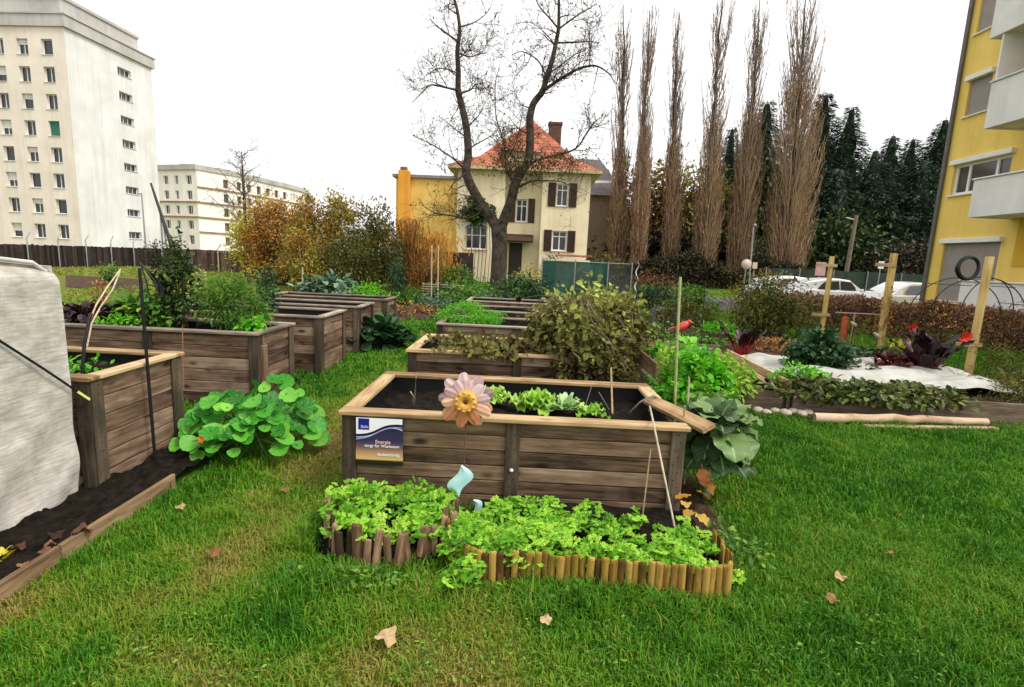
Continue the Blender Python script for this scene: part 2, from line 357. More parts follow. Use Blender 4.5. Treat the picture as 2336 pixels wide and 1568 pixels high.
def bigleaf(mb, base, az, el, L, W, droop=.8, wavy=.1, fold=.15, rnd=.5, pet=.2, mat=0, pmat=1, prof=None, ns=9, nw=4, pr=.006):
    """one large leaf on its stalk, arching over"""
    h = np.array((math.cos(az), math.sin(az), 0.)); zz = np.array((0, 0, 1.)); side = np.cross(zz, h)
    P = [np.asarray(base, float)]; ang = el; st = (L+pet*L)/(ns+3); pts = []
    for i in range(ns+4):
        pts.append(P[-1]); P.append(P[-1]+st*(math.cos(ang)*h+math.sin(ang)*zz)); ang -= droop/(ns+3)*(.4+1.2*i/(ns+3))
    pts = np.array(pts); m = int(round((ns+3)*pet/(1+pet))); 
    if pmat is not None: mb.tube(pts[:max(m+4, 3)], np.linspace(pr, pr*.5, max(m+4, 3)), 5, rnd=rnd, mat=pmat)
    B = pts[m:]; k = len(B); T = np.gradient(B, axis=0); T /= np.linalg.norm(T, axis=1)[:, None]; Nn = np.cross(T, side); Nn = -Nn if Nn[0, 2] < 0 else Nn
    t = np.linspace(0, 1, k); w = W/2*(np.sin(PI*np.clip(t, 0, 1)**.75)**.7 if prof is None else prof(t)); s = np.linspace(-1, 1, nw*2+1)
    ph = rng.random()*6
    wav = wavy*W*np.abs(s)[None, :]**2*np.sin(t[:, None]*17+ph+np.sign(s)[None]*1.7)
    V = B[:, None]+w[:, None, None]*s[None, :, None]*side+(fold*w[:, None]*np.abs(s)[None]+wav)[..., None]*Nn[:, None]
    mb.grid(V[..., 0], V[..., 1], V[..., 2], rnd, mat, True, np.stack([np.broadcast_to(s[None]*.4, V.shape[:2]), np.broadcast_to(t[:, None], V.shape[:2]), 0*V[..., 0]], -1).reshape(-1, 3))
def rosette(name, label, cat, base, n, L, W, mats, el=(1.3, .25), droop=.9, wavy=.1, fold=.15, pet=.2, group=None, prof=None, spread=.02, pr=.006, parts=('foliage', 'stalk')):
    base = np.asarray(base, float); t = thing(name, label, cat, base, group); a = MB(); b = MB()
    for i in range(n):
        f = i/max(n-1, 1); az = i*2.4+rng.normal()*.2; e = el[0]*(1-f)+el[1]*f+rng.normal()*.1
        mbx = MB(); bigleaf(mbx, base+np.array((math.cos(az)*spread, math.sin(az)*spread, 0)), az, e, L*(.75+.4*rng.random())*(.7+.3*f), W*(.8+.4*rng.random()), droop*(.7+.6*rng.random()), wavy, fold, rng.random(), pet, 0, 1, prof, pr=pr)
        # split blades and stalks into their own meshes
        off = 0
        for V, R, Lc in zip(mbx.V, mbx.R, mbx.L):
            fs = [(F-off, m, s) for F, m, s in mbx.F if F.min() >= off and F.max() < off+len(V)]
            if fs:
                tgt = a if fs[0][1] == 0 else b
                tgt.add(V, [x[0] for x in fs], R, Lc, 0, True)
            off += len(V)
    a.build(parts[0], mats[0], t)
    if b.V: b.build(parts[1], mats[1], t)
    return t
L_pars = M_leaf('parsley_green', [hexc('#356f10'), hexc('#6fae20'), hexc('#a3d342'), hexc('#bcd858')], .4, nz=.5, nsc=9)
L_nast = M_leaf('nasturtium_green', [hexc('#1c6a14'), hexc('#3f9a26'), hexc('#84c64a')], .35, vein=2, nz=.4, nsc=12)
L_lett = M_leaf('lettuce_green', [hexc('#5f9a1e'), hexc('#93c63c'), hexc('#c2dd74')], .4)
L_cabb = M_leaf('cabbage_green', [hexc('#20381a'), hexc('#3d5a2a'), hexc('#6f8a4a')], .12, .45, vein=1, nz=.5, nsc=7)
L_kale = M_leaf('dark_kale_green', [hexc('#162b16'), hexc('#2c4f2a'), hexc('#527a44')], .2, nz=.4)
L_mid = M_leaf('mid_green', [hexc('#2c4d14'), hexc('#4d7d22'), hexc('#86a83a')], .3, nz=.4)
L_brt = M_leaf('bright_green', [hexc('#3c8a14'), hexc('#62b822'), hexc('#a5d646')], .4, nz=.4)
L_dark = M_leaf('dark_green', [hexc('#141f0c'), hexc('#2c4216'), hexc('#566a26')], .2, nz=.4)
L_oliv = M_leaf('olive', [hexc('#2c2f10'), hexc('#5d5f20'), hexc('#92903a')], .3, nz=.4)
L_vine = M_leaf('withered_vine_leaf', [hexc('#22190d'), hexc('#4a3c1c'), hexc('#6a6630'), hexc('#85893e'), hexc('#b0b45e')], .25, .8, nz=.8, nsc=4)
L_aut = M_leaf('autumn_leaf', [hexc('#6b3a1c'), hexc('#9c6a2e'), hexc('#ad943c'), hexc('#98983a'), hexc('#74803a')], .35, nz=.9, nsc=.9)
L_red = M_leaf('autumn_red_leaf', [hexc('#643018'), hexc('#9c6432'), hexc('#b5853e'), hexc('#a09844')], .35, nz=.7, nsc=.9)
L_yel = M_leaf('yellow_leaf', [hexc('#8c7d1c'), hexc('#c2b52e'), hexc('#dcd268')], .4, nz=.6, nsc=1)
L_org = M_leaf('orange_reed', [hexc('#b07832'), hexc('#d8a24a'), hexc('#eeca72')], .3, nz=.5, nsc=.8)
L_purp = M_leaf('purple_chard', [hexc('#12090b'), hexc('#271216'), hexc('#3f1a22')], .1, .4)
L_blue = M_leaf('grey_green_leaf', [hexc('#2c4432'), hexc('#4d6a4c'), hexc('#8aa588')], .2)
L_straw = M_leaf('strawberry_leaf', [hexc('#22240f'), hexc('#414c20'), hexc('#6f7f3a'), hexc('#8a6f48')], .25, nz=.4)
L_dry = M_leaf('dry_leaf', [hexc('#6b3f22'), hexc('#a4703c'), hexc('#cf9f62')], .2, .8)
L_hedge = M_leaf('hedge_leaf', [hexc('#45241a'), hexc('#7a4a36'), hexc('#a07858'), hexc('#7d7040')], .2, .8, nz=.7, nsc=1.2)
L_spr = M_leaf('spruce_needle', [hexc('#182318'), hexc('#2c412b'), hexc('#4b6346')], .05, .7, nz=.4, nsc=.5)
REDST = M_plain('red_stalk', (.35, .008, .02), .4, .3, 12)
PINKST = M_plain('purple_stalk', (.12, .012, .025), .4, .3, 12)
# ------------------------------------------------------------------ ground and lawn
BEDS = []        # footprints without grass (x0, x1, y0, y1)
def dryness(x, y):
    n = vnoise(x, y, .55, 0)*.5+vnoise(x, y, .19, 1)*.3+vnoise(x, y, 1.7, 2)*.4-.6
    d = .17+.42*n
    path = np.exp(-((x+1.55+.06*(y-3))/.42)**2)*np.clip((9-y)/3, 0, 1)*np.clip((y-1.2)/1., 0, 1)
    d = d+path*(.36+.5*n)
    fore = np.clip((2.75-y)/.8, 0, 1)*np.clip((.75-x)/1.2, 0, 1); d = d+fore*(.26+.85*n)
    d = d+np.clip((y-11)/5, 0, 1)*.34*np.clip((-x-3)/3, 0, 1)+.2*np.clip((y-9)/10, 0, 1)*np.clip(x/3, 0, 1)
    return np.clip(d, 0, 1)
GR_COLS = [(0., *hexc('#2c5f0c')), (.2, *hexc('#4f8716')), (.42, *hexc('#738f24')), (.62, *hexc('#8c8636')), (.82, *hexc('#a3925a')), (1., *hexc('#8f7350'))]
L_grass = M_leaf('grass_blade', GR_COLS, .3, .6, nz=.12, nsc=3, spec=.25)
def M_ground():
    m, nt, ns, bs, out = nodes('lawn_soil'); a = attr(nt); tc = N(nt, 'ShaderNodeTexCoord')
    no = N(nt, 'ShaderNodeTexNoise'); no.inputs['Scale'].default_value = 9; no.inputs['Detail'].default_value = 8; no.inputs['Roughness'].default_value = .7; nt.links.new(tc.outputs['Object'], no.inputs['Vector'])
    f = math_(nt, 'ADD', a.outputs['Fac'], math_(nt, 'MULTIPLY', math_(nt, 'SUBTRACT', no.outputs['Fac'], .5), .5))
    c = ramp(nt, [(0., *hexc('#23420f')), (.25, *hexc('#3f6418')), (.45, *hexc('#5c6c24')), (.7, *hexc('#6f6234')), (1., *hexc('#6e5238'))], f)
    nt.links.new(c, bs.inputs['Base Color']); bs.inputs['Roughness'].default_value = .95; bs.inputs['Specular IOR Level'].default_value = .1
    bump(nt, bs, no.outputs['Fac'], .8, .05); return m
M_GROUND = M_ground()
def axis(lo, hi, fine0, fine1, st): 
    a = list(np.arange(fine0, fine1+1e-6, st)); s = st
    while a[-1] < hi: s *= 1.35; a.append(a[-1]+s)
    s = st
    while a[0] > lo: s *= 1.35; a.insert(0, a[0]-s)
    return np.array(a)
gx = axis(-700, 700, -9, 12, .2); gy = axis(-60, 900, .4, 22, .2)
X, Y = np.meshgrid(gx, gy); mb = MB(); Z = .012*(vnoise(X, Y, .7, 3)-.5)*((abs(X) < 10) & (Y < 22))-.012
mb.grid(X, Y, Z, dryness(X, Y)); tag(mb.build('ground', M_GROUND, loc=(0, 0, 0)), kind='structure')
# ------------------------------------------------------------------ raised beds
def raised_bed(label, x0, x1, y0, y1, Hh, npl=5, panel=None, rim=None, rw=.1, rt=.032, soil=SOIL, soild=.13, mid=True, group='raised wooden garden beds', rims='fblr', post=None, cover=False, fr_cap=.02):
    panel = panel or W_panel; rim = rim or W_rim; post = post or W_post; BEDS.append((x0, x1, y0, y1))
    t = thing('raised_bed', label, 'raised bed', ((x0+x1)/2, (y0+y1)/2, 0), group); ph = (Hh-rt)/npl; g = .005; th = .028; pw = .095; po = .022
    def pan(name, ax, c, a, b):
        m = MB()
        for i in range(npl):
            z = ph*(i+.5); L = b-a; s = (L, th, ph-g) if ax == 'x' else (th, L, ph-g); ce = ((a+b)/2, c, z) if ax == 'x' else (c, (a+b)/2, z)
            m.box(np.array(ce)+np.array((0, 0, 0)), np.array(s), rotx(0), .005)
        m.build(name, panel, t)
    pan('front_panel', 'x', y0+po+th/2, x0+po, x1-po); pan('back_panel', 'x', y1-po-th/2, x0+po, x1-po)
    pan('side_panel', 'y', x0+po+th/2, y0+po+th+.003, y1-po-th-.003); pan('side_panel', 'y', x1-po-th/2, y0+po+th+.003, y1-po-th-.003)
    hz = Hh-rt-.002
    def pst(x, y, sx, sy):
        m = MB(); m.box((x, y, hz/2), (sx, sy, hz), None, .006)
        for i in range(npl):      # screw heads of the planks
            for e in (-.24, .24):
                z = ph*(i+.5+e)
                if z > hz-.02: continue
                if sx > sy: m.lathe([(0, .0025), (.0045, .002), (.005, 0)], (x+random.gauss(0, .006)-.015*np.sign(e), y-sy/2 if y < (y0+y1)/2 else y+sy/2, z), 8, rotx(PI/2), mat=1)
                else: m.lathe([(0, .0025), (.0045, .002), (.005, 0)], (x+sx/2 if x > (x0+x1)/2 else x-sx/2, y+random.gauss(0, .006), z), 8, roty(PI/2), mat=1)
        m.build('post', [post, BLACKP], t)
    for x in (x0+pw/2, x1-pw/2):
        for y, s in ((y0+po/2-.002, 1), (y1-po/2+.002, -1)): pst(x, y, pw, po)
    for x in (x0+po/2-.004, x1-po/2+.004):
        for y in (y0+pw/2+po, y1-pw/2-po): pst(x, y, po, pw)
    if mid: pst((x0+x1)/2, y0+po/2-.002, pw, po); pst((x0+x1)/2, y1-po/2+.002, pw, po)
    o = fr_cap; z = Hh-rt/2
    def rb(c, s): m = MB(); m.box(c, s, None, .006); m.build('rim_board', rim, t)
    if 'f' in rims: rb(((x0+x1)/2, y0-o+rw/2, z), (x1-x0+2*o, rw, rt))
    if 'b' in rims: rb(((x0+x1)/2, y1+o-rw/2, z), (x1-x0+2*o, rw, rt))
    yl = y1-y0+2*o-2*rw-.006
    if 'l' in rims: rb((x0-o+rw/2, (y0+y1)/2, z), (rw, yl, rt))
    if 'r' in rims: rb((x1+o-rw/2, (y0+y1)/2, z), (rw, yl, rt))
    m = MB(); q = po+th+.004; zl = (Hh-rt-.01)
    for cx, cy, sx, sy in (((x0+x1)/2, y0+q+.004, x1-x0-2*q, .004), ((x0+x1)/2, y1-q-.004, x1-x0-2*q, .004), (x0+q+.004, (y0+y1)/2, .004, y1-y0-2*q-.02), (x1-q-.004, (y0+y1)/2, .004, y1-y0-2*q-.02)): m.box((cx, cy, zl/2), (sx, sy, zl), None, .0005)
    m.build('liner', BLACKP, t)
    m = MB(); xs, ys = np.meshgrid(np.linspace(x0+.05, x1-.05, 50), np.linspace(y0+.05, y1-.05, 28))
    m.grid(xs, ys, Hh-soild+.05*(vnoise(xs, ys, .17, 0)-.5)+.05*(vnoise(xs, ys, .07, 1)-.5)); m.build('soil', soil, t)
    return t
# ================================================================== the front bed and what is on and around it
FB = raised_bed('nearest raised bed in the middle with a poster and lettuces', -1.15, 1.13, 3.34, 4.54, .66, 6, rims='fbl', rw=.11, soild=.16)
m = MB(); m.box((1.095, 4.17, .645), (.11, .52, .032), None, .006); m.build('rim_board', W_rim, FB)
m = MB(); m.bar((1.02, 3.98, .668), (1.245, 3.27, .676), .1, .034, (-.5, .1, 1.)); tag(m.build('rim_board', W_rim, FB), 'loose rim board twisted off its corner')
m = MB(); m.lathe([(0, .012), (.009, .01), (.013, 0)], (-.01, 3.336, .3), 12, rotx(PI/2)); m.build('bolt', WHITE, FB)
def surf(z=.54): return z
# poster
pt = thing('poster', 'small blue and white energy poster fixed to the front bed', 'poster', (-1.0, 3.33, .5))
P0 = np.array((-1.053, 3.328, .292)); PW, PH = .315, .333       # lower left corner and size
def pq(x, y, d=0): return P0+np.array((x*PW, -d, y*PH))
def poster_mat():
    mm, nt, ns, bs, out = nodes('poster_print'); lc = attr(nt, 'lc'); sx = N(nt, 'ShaderNodeSeparateXYZ'); nt.links.new(lc.outputs['Vector'], sx.inputs[0])
    c = ramp(nt, [(.0, .01, .007, .004), (.1, .02, .012, .006), (.13, .6, .42, .16), (.24, .46, .27, .12), (.38, .14, .08, .08), (.5, .03, .025, .07), (.9, .012, .01, .06)], sx.outputs['Y'])
    nt.links.new(c, bs.inputs['Base Color']); bs.inputs['Roughness'].default_value = .35; return mm
PM = poster_mat(); PWHT = M_plain('poster_white', (.78, .77, .8), .35, .05, 3); PBLU = M_plain('poster_blue', (.012, .012, .2), .35, .1, 3); PLB = M_plain('poster_line', (.45, .45, .7), .4, .1, 5); PNAV = M_plain('poster_navy', (.012, .01, .05), .35, .1, 3)
m = MB(); m.box(pq(.5, .5), (PW, .004, PH), None, .001); m.V[-1]; 
m.L[-1] = (m.V[-1]-P0)/np.array((PW, 1, PH))*np.array((1, 1, 1)); m.L[-1] = m.L[-1][:, [0, 2, 1]]; m.build('board', PM, pt)
def wave(x): return .66+.2*(1/(1+np.exp(-(x-.48)*9)))-.06*np.clip(x-.8, 0, 1)**1*0+(-.02*np.cos(x*4))
def strip(f0, f1, d, mat, nm):
    xs = np.linspace(0.012, .985, 40); V = np.array([pq(x, f0(x), d) for x in xs]+[pq(x, f1(x), d) for x in xs]); k = 40
    mm = MB(); mm.add(V, np.array([(i, i+1, k+i+1, k+i) for i in range(k-1)])); mm.build(nm, mat, pt)
strip(lambda x: wave(x), lambda x: .985+0*x, .0045, PWHT, 'white_field')
strip(lambda x: wave(x)-.05, lambda x: wave(x)-.005, .0035, PNAV, 'blue_wave')
strip(lambda x: wave(x)-.075-.06*np.clip((x-.7)/.3, 0, 1)**2, lambda x: wave(x)-.055-.05*np.clip((x-.7)/.3, 0, 1)**2, .005, PLB, 'white_line')
strip(lambda x: wave(x)-.115+.05*np.clip((x)/.5, 0, 1)-.0*x, lambda x: wave(x)-.1+.045*np.clip((x)/.5, 0, 1), .006, PLB, 'white_line')
m = MB(); V = np.array([pq(x, y, .0065) for x, y in ((.06, .74), (.29, .74), (.29, .97), (.06, .97))]); m.add(V, np.array([(0, 1, 2, 3)])); m.build('logo', PBLU, pt)
def text(s, loc, size, mat, parent, name='lettering', align='RIGHT', rot=(PI/2, 0, 0), ext=.0003):
    cu = bpy.data.curves.new(name, 'FONT'); cu.body = s; cu.size = size; cu.align_x = align; cu.extrude = ext; cu.offset = size*.012
    o = bpy.data.objects.new(name, cu); col.objects.link(o); o.parent = parent; o.location = tuple(np.asarray(loc)-wl(parent)); o.rotation_euler = rot; 
    bpy.context.view_layer.update(); me = bpy.data.meshes.new_from_object(o.evaluated_get(bpy.context.evaluated_depsgraph_get())); me.materials.clear(); me.materials.append(mat)
    q = bpy.data.objects.new(name, me); col.objects.link(q); q.parent = parent; q.location = o.location; q.rotation_euler = rot; bpy.data.objects.remove(o); q.name = name; return q
TPE = M_plain('peach_ink', (.8, .45, .4), .5, .05, 3)
text('Energie', pq(.74, .465, .006), .034, TPE, pt); text('sorgt für Wachstum', pq(.93, .385, .006), .0285, PWHT, pt); text('Bodenständig', pq(.93, .21, .006), .027, PWHT, pt); text('Bella', pq(.275, .775, .008), .027, PLB, pt)
# ceramic flower on its rod
FY = 3.2; fc = AY(1063, 915, FY); fl = thing('garden_ornament', 'ceramic flower in pink and orange on a thin rusty rod', 'ornament', (fc[0], FY, 0))
def M_cer(n, cols):
    return M_leaf(n, cols, 0, .3, nz=.5, nsc=22, spec=.5)
CP = M_cer('pink_glaze', [hexc('#947478'), hexc('#c4a2a4'), hexc('#dcc6c2')]); CO = M_cer('orange_glaze', [hexc('#a05a34'), hexc('#c98a62'), hexc('#dcb092')]); CY = M_cer('yellow_glaze', [hexc('#7a4310'), hexc('#b97e28'), hexc('#e0b258')])
def petal(c, ang, L, W, mat, tilt, rnd):
    t = np.sin(np.linspace(0, PI/2, 13)); s = np.linspace(-1, 1, 7); w = W/2*np.where(t > .62, np.sqrt(np.clip(1-((t-.62)/.39)**2, 0, 1)), .3+.7*np.sin(np.clip(t/.62, 0, 1)*PI/2))
    x = s[None]*w[:, None]; y = np.repeat(t[:, None]*L, 7, 1); d = .014+tilt*t[:, None]-.007*(1-s[None]**2)-.005*np.sin(PI*t)[:, None]+.004*np.sin(s[None]*7+t[:, None]*5)
    ca, sa = math.cos(ang), math.sin(ang); mm = MB()
    for dd, fl_ in ((0, False), (.009, True)):
        Xx = c[0]+x*ca-y*sa; Zz = c[2]+x*sa+y*ca; Yy = c[1]+d+dd
        mm.grid(Xx if fl_ else Xx[:, ::-1], Yy if fl_ else Yy[:, ::-1], Zz if fl_ else Zz[:, ::-1], rnd)
    mm.build('petal', mat, fl)
for i in range(9): a = 2*PI*i/9+.15; petal(fc+np.array((0, .012, 0)), a, .172+.02*random.random(), .082, CP if math.cos(a) > -.2 else CO, .01, random.random())
for i in range(10): a = 2*PI*i/10+.45; petal(fc, a, .14+.03*(math.cos(a) < -.2)+.015*random.random(), .074, CP if math.cos(a) > .1 else CO, -.008, random.random())
m = MB(); Rm = rotx(PI/2); m.lathe([(.07, -.02), (.073, .012), (.064, .032), (.042, .04), (.024, .028), (.01, .014), (0, .012)], fc+np.array((0, -.005, 0)), 22, Rm, .7)
for i in range(11): a = 2*PI*i/11; q = fc+np.array((.057*math.cos(a), -.034, .057*math.sin(a))); m.lathe([(.0, .012), (.011, .007), (.014, 0), (.011, -.007), (0, -.01)], q, 8, Rm, .4+.5*random.random())
m.build('centre', CY, fl); m = MB(); m.lathe([(0, .004), (.016, .002), (.018, -.004)], fc+np.array((0, -.024, 0)), 10, Rm, .3); m.build('centre_hole', M_plain('rust_brown', (.16, .05, .015), .6), fl)
m = MB(); m.tube([fc+(0, .03, 0), fc+(-.002, .03, -.35), (fc[0]+.012, FY+.02, .0)], .0035, 6); m.build('rod', M_plain('rusty_iron', (.12, .055, .03), .8, .4, 30), fl)
TURQ = M_cer('turquoise_glaze', [hexc('#7fb8bc'), hexc('#a9d5d6'), hexc('#c9e6e4')])
def cleaf(u, v, u2, v2, W, nm='leaf'):
    a = AY(u, v, FY-.01); b = AY(u2, v2, FY-.01); d = b-a; L = np.linalg.norm(d); d /= L; s = np.cross(d, (0, 1., 0)); t = np.linspace(0, 1, 12); k = np.linspace(-1, 1, 7)
    w = W/2*np.sin(PI*t)**.8; bend = .25*W*np.sin(2*PI*t); mm = MB()
    for dd, rv in ((0, 0), (.007, 1)):
        V = a+t[:, None, None]*L*d+((k[None]*w[:, None])+bend[:, None])[..., None]*s+np.array((0, 1., 0))*(dd+.008*np.abs(k)[None, :, None])
        V = V if rv else V[:, ::-1]
        mm.grid(V[..., 0], V[..., 1], V[..., 2], .6)
    mm.build(nm, TURQ, fl)
cleaf(1047, 1134, 1052, 1063, .125); cleaf(1102, 1178, 1080, 1142, .06)
# plants in the front bed
LST = M_plain('pale_stalk', (.4, .5, .2), .5)
wide = lambda t: np.clip(np.sin(PI*np.clip(t, 0, 1)**.55)**.5, .12, 1)
for u, v, L, lab in ((1130, 915, .16, 'upper'), (1120, 930, .1, 'lower')): pass
rosette('lettuce', 'upright lettuce right behind the ceramic flower', 'lettuce', G(1128, 918, .545), 16, .17, .13, (L_lett, LST), (1.5, .5), 1.1, .2, .2, .08, 'lettuces in the front bed', wide, .012)
rosette('lettuce', 'widest lettuce in the middle of the front bed', 'lettuce', G(1218, 927, .545), 24, .18, .14, (L_lett, LST), (1.5, .25), 1.2, .22, .2, .08, 'lettuces in the front bed', wide, .03)
rosette('lettuce', 'low spiky lettuce right of the widest lettuce', 'lettuce', G(1290, 934, .545), 22, .17, .06, (M_leaf('endive_green', [hexc('#6b9a4a'), hexc('#9cc27a'), hexc('#c4dca4')], .35), LST), (1.3, .15), .9, .12, .2, .08, 'lettuces in the front bed', None, .02)
rosette('lettuce', 'small flat lettuce farthest right in the front bed', 'lettuce', G(1345, 942, .545), 14, .13, .07, (L_lett, LST), (1.0, .1), .8, .2, .2, .08, 'lettuces in the front bed', wide, .02)
def canes(name, label, cat, segs, mat, r=.005, base=None, group=None):
    m = MB()
    for P in segs: m.tube(P, r, 6)
    P = np.asarray(segs[0]); return tag(m.build(name, mat, loc=base if base is not None else P[np.argmin(P[:, 2])]), label, cat, group)
PALE = M_plain('pale_cane', (.42, .36, .24), .7, .3, 20); TAN = M_plain('tan_cane', (.3, .2, .1), .7, .3, 20); GREENC = M_plain('greenish_cane', (.3, .33, .12), .6, .3, 20)
canes('plant_stick', 'pale dry leek stalk standing at the left of the front bed', 'stick', [[G(945, 925, .53), AY(948, 885, 3.7), AY(949, 857, 3.72)], [G(940, 922, .53), AY(943, 905, 3.7), AY(936, 893, 3.7)]], PALE, .004)
canes('wooden_stick', 'brown wooden stick leaning on the back rim of the front bed', 'stick', [[G(1397, 945, .54), AY(1394, 840, 4.45)]], TAN, .008)
canes('bent_stalk', 'bent dry stalk lying over the right rim of the front bed', 'stalk', [[G(1437, 942, .56), AY(1460, 918, 3.85), AY(1478, 908, 3.9), AY(1497, 905, 3.92)]], M_plain('grey_stalk', (.16, .14, .1), .8), .008)
canes('bamboo_cane', 'long pale cane leaning on the right corner of the front bed', 'cane', [[AY(1482, 925, 3.9), AY(1490, 962, 3.28), AY(1543, 1222, 2.95)]], PALE, .007)
canes('bamboo_cane', 'thin brown cane leaning on the planks of the front bed', 'cane', [[AY(1484, 1026, 3.315), AY(1463, 1200, 3.1)]], TAN, .005)
canes('wire_stake', 'thin wire stake right of the widest lettuce', 'stake', [[G(1335, 928, .54), AY(1350, 880, 4.2)]], M_plain('grey_wire', (.15, .15, .15), .6), .003); DKW0 = bpy.data.materials['grey_wire']
canes('wire_stake', 'thin slanting wire stake beside the brown stick', 'stake', [[G(1390, 935, .54), AY(1366, 895, 4.2)]], DKW0, .003); canes('wire_stake', 'thin wire stake in the far right corner of the front bed', 'stake', [[G(1480, 940, .54), AY(1487, 880, 4.3)]], DKW0, .003)
# ------------------------------------------------------------------ two little borders of wooden stakes with parsley
def stakes(name, label, pts, n, hr, wr, mat, tilt, group, wobble=.012):
    pts = np.asarray(pts, float); cum = np.concatenate([[0], np.cumsum(np.linalg.norm(np.diff(pts, axis=0), axis=1))]); s = np.linspace(0, cum[-1], n)
    px = np.interp(s, cum, pts[:, 0]); py = np.interp(s, cum, pts[:, 1]); t = thing(name, label, 'edging', (px.mean(), py.mean(), 0), group)
    tx = np.gradient(px); ty = np.gradient(py)
    for i in range(n):
        a = math.atan2(ty[i], tx[i]); h = hr[0]+(hr[1]-hr[0])*random.random(); w = wr[0]+(wr[1]-wr[0])*random.random()
        Rm = rotz(a)@roty(random.gauss(0, tilt))@rotx(random.gauss(-.03, tilt*.7)); m = MB(); c = np.array((px[i]+random.gauss(0, wobble*.4), py[i]+random.gauss(0, wobble), 0))
        k = 8; an = np.arange(k+1)*PI/k; pr = [(w/2*math.cos(q), -w*.42*math.sin(q)) for q in an]
        V = np.array([(x, y, z) for z in (-.03, h-.008) for x, y in pr]+[(x*.85, y*.85, h+random.gauss(0, .003)) for x, y in pr]); kk = k+1; r = random.random()
        fs = np.array([(j+l*kk, (j+1) % kk+l*kk, (j+1) % kk+(l+1)*kk, j+(l+1)*kk) for l in (0, 1) for j in range(kk)])[:, ::-1]
        lc = np.c_[V[:, 2]+r*9, V[:, 0]+r*5, V[:, 1]]
        m.add(V@Rm.T+c, [fs, (np.arange(kk)+2*kk)[None, ::-1]], r, lc); m.build('stake', mat, t)
    return t
stakes('stake_border', 'loose uneven brown stakes round the left parsley patch', [(-1.09, 3.2), (-1.11, 3.0), (-1.05, 2.8), (-.93, 2.68), (-.76, 2.62), (-.58, 2.64), (-.44, 2.76), (-.35, 2.93), (-.33, 3.1)], 27, (.17, .24), (.042, .065), W_stake, .085, 'stake borders of the parsley patches')
stakes('stake_border', 'neat yellowish log roll edging along the right parsley patch', [(-.36, 2.86), (-.33, 2.7), (-.24, 2.6), (-.14, 2.535), (.0, 2.57), (.3, 2.555), (.8, 2.52), (1.05, 2.5), (1.16, 2.54), (1.2, 2.66), (1.2, 2.9)], 54, (.165, .185), (.036, .044), W_log, .025, 'stake borders of the parsley patches', .005)
def herb_patch(name, label, poly_pts, n, z0, mat, smat, hgt, size, tmpl=T_PA, kind='stuff', cat='herbs'):
    p = poly_pts(n); hh = hgt(p[:, 0], p[:, 1]); k = len(p); z = z0+hh*(.35+.65*rng.random(k)**.55)
    P = np.c_[p, z]; d = rvec(k)*np.array((1, 1, .35))+np.array((0, -.25, -.05)); up = rvec(k)*.5+np.array((0, -.35, 1.))
    m = MB(); s = size*(.6+.7*rng.random(k)); m.place(tmpl, P, d, up, s, np.clip(.55*rng.random(k)+.45*vnoise(p[:, 0], p[:, 1], .12, 2), 0, 1))
    base = (p[:, 0].mean(), p[:, 1].mean(), 0); t = thing(name, label, cat, base); tag(t, kind=kind)
    m.build('foliage', mat, t); m = MB()
    for i in range(0, k, 5):
        a = np.array((p[i, 0]+rng.normal()*.04, p[i, 1]+rng.normal()*.04+.02, z0-.02)); m.tube([a, (a+P[i])/2+(0, .01, .02), P[i]], .0022, 4, cap=False)
    m.build('stem', smat, t); return t
def inpoly(x0, x1, y0, y1, extra=None):
    def f(n):
        p = rng.random((n*2, 2))*np.array((x1-x0, y1-y0))+np.array((x0, y0))
        if extra is not None: p = p[extra(p[:, 0], p[:, 1])]
        return p[:n]
    return f
mb = MB(); xs, ys = np.meshgrid(np.linspace(-1.16, 1.18, 60), np.linspace(2.56, 3.36, 24)); mb.grid(xs, ys, .06+.03*vnoise(xs, ys, .1, 1)-.1*np.exp(-((xs+.33)/.07)**2)-.16*np.clip((np.hypot((xs+.74)/.42, (ys-3.03)/.38)-.95)*4, 0, 1)*(xs < -.3)); tag(mb.build('patch_soil', SOIL, loc=(0, 2.9, 0)), kind='structure')
BEDS.append((-1.1, -.36, 2.68, 3.34)); BEDS.append((-.25, 1.16, 2.58, 3.34))
herb_patch('parsley_patch', 'bright parsley inside the loose brown stakes on the left', inpoly(-1.2, -.3, 2.66, 3.3, lambda x, y: (np.hypot((x+.71)/.42, (y-2.97)/.31) < 1) & (vnoise(x, y, .1, 3) > .36)), 720, .05, L_pars, STEMG, lambda x, y: .07+.17*vnoise(x, y, .13, 1), .066)
herb_patch('parsley_patch', 'bright parsley along the yellowish log roll edging', inpoly(-.36, 1.2, 2.58, 3.32, lambda x, y: (y < 3.2-.28*np.clip(x-.15, 0, 1)+.1*vnoise(x, y, .15, 0)) & (y < 2.95+.8*np.clip(x+.35, 0, 1)) & (vnoise(x, y, .1, 3) > .35)), 1600, .04, L_pars, STEMG, lambda x, y: .06+.17*vnoise(x, y, .13, 1)*np.clip((2-x)/1.4, .6, 1), .066)
herb_patch('parsley_patch', 'small sprig of parsley hanging out between the two stake borders', inpoly(-.36, -.16, 2.45, 2.6), 45, .0, L_pars, STEMG, lambda x, y: .05+.14*vnoise(x, y, .1, 1), .07, kind='thing')
bush('weed_clump', 'dark little weeds at the foot of the loose brown stakes', 'weeds', (-.78, 2.47, 0), (.42, .1, .07), (L_mid, STEMG), 420, .035, T_OV, 30, .2, .1, stems=0)
bush('weed_clump', 'dark little weeds in front of the log roll edging', 'weeds', (.45, 2.43, 0), (.75, .07, .05), (L_mid, STEMG), 330, .032, T_OV, 40, .2, .1, stems=0)
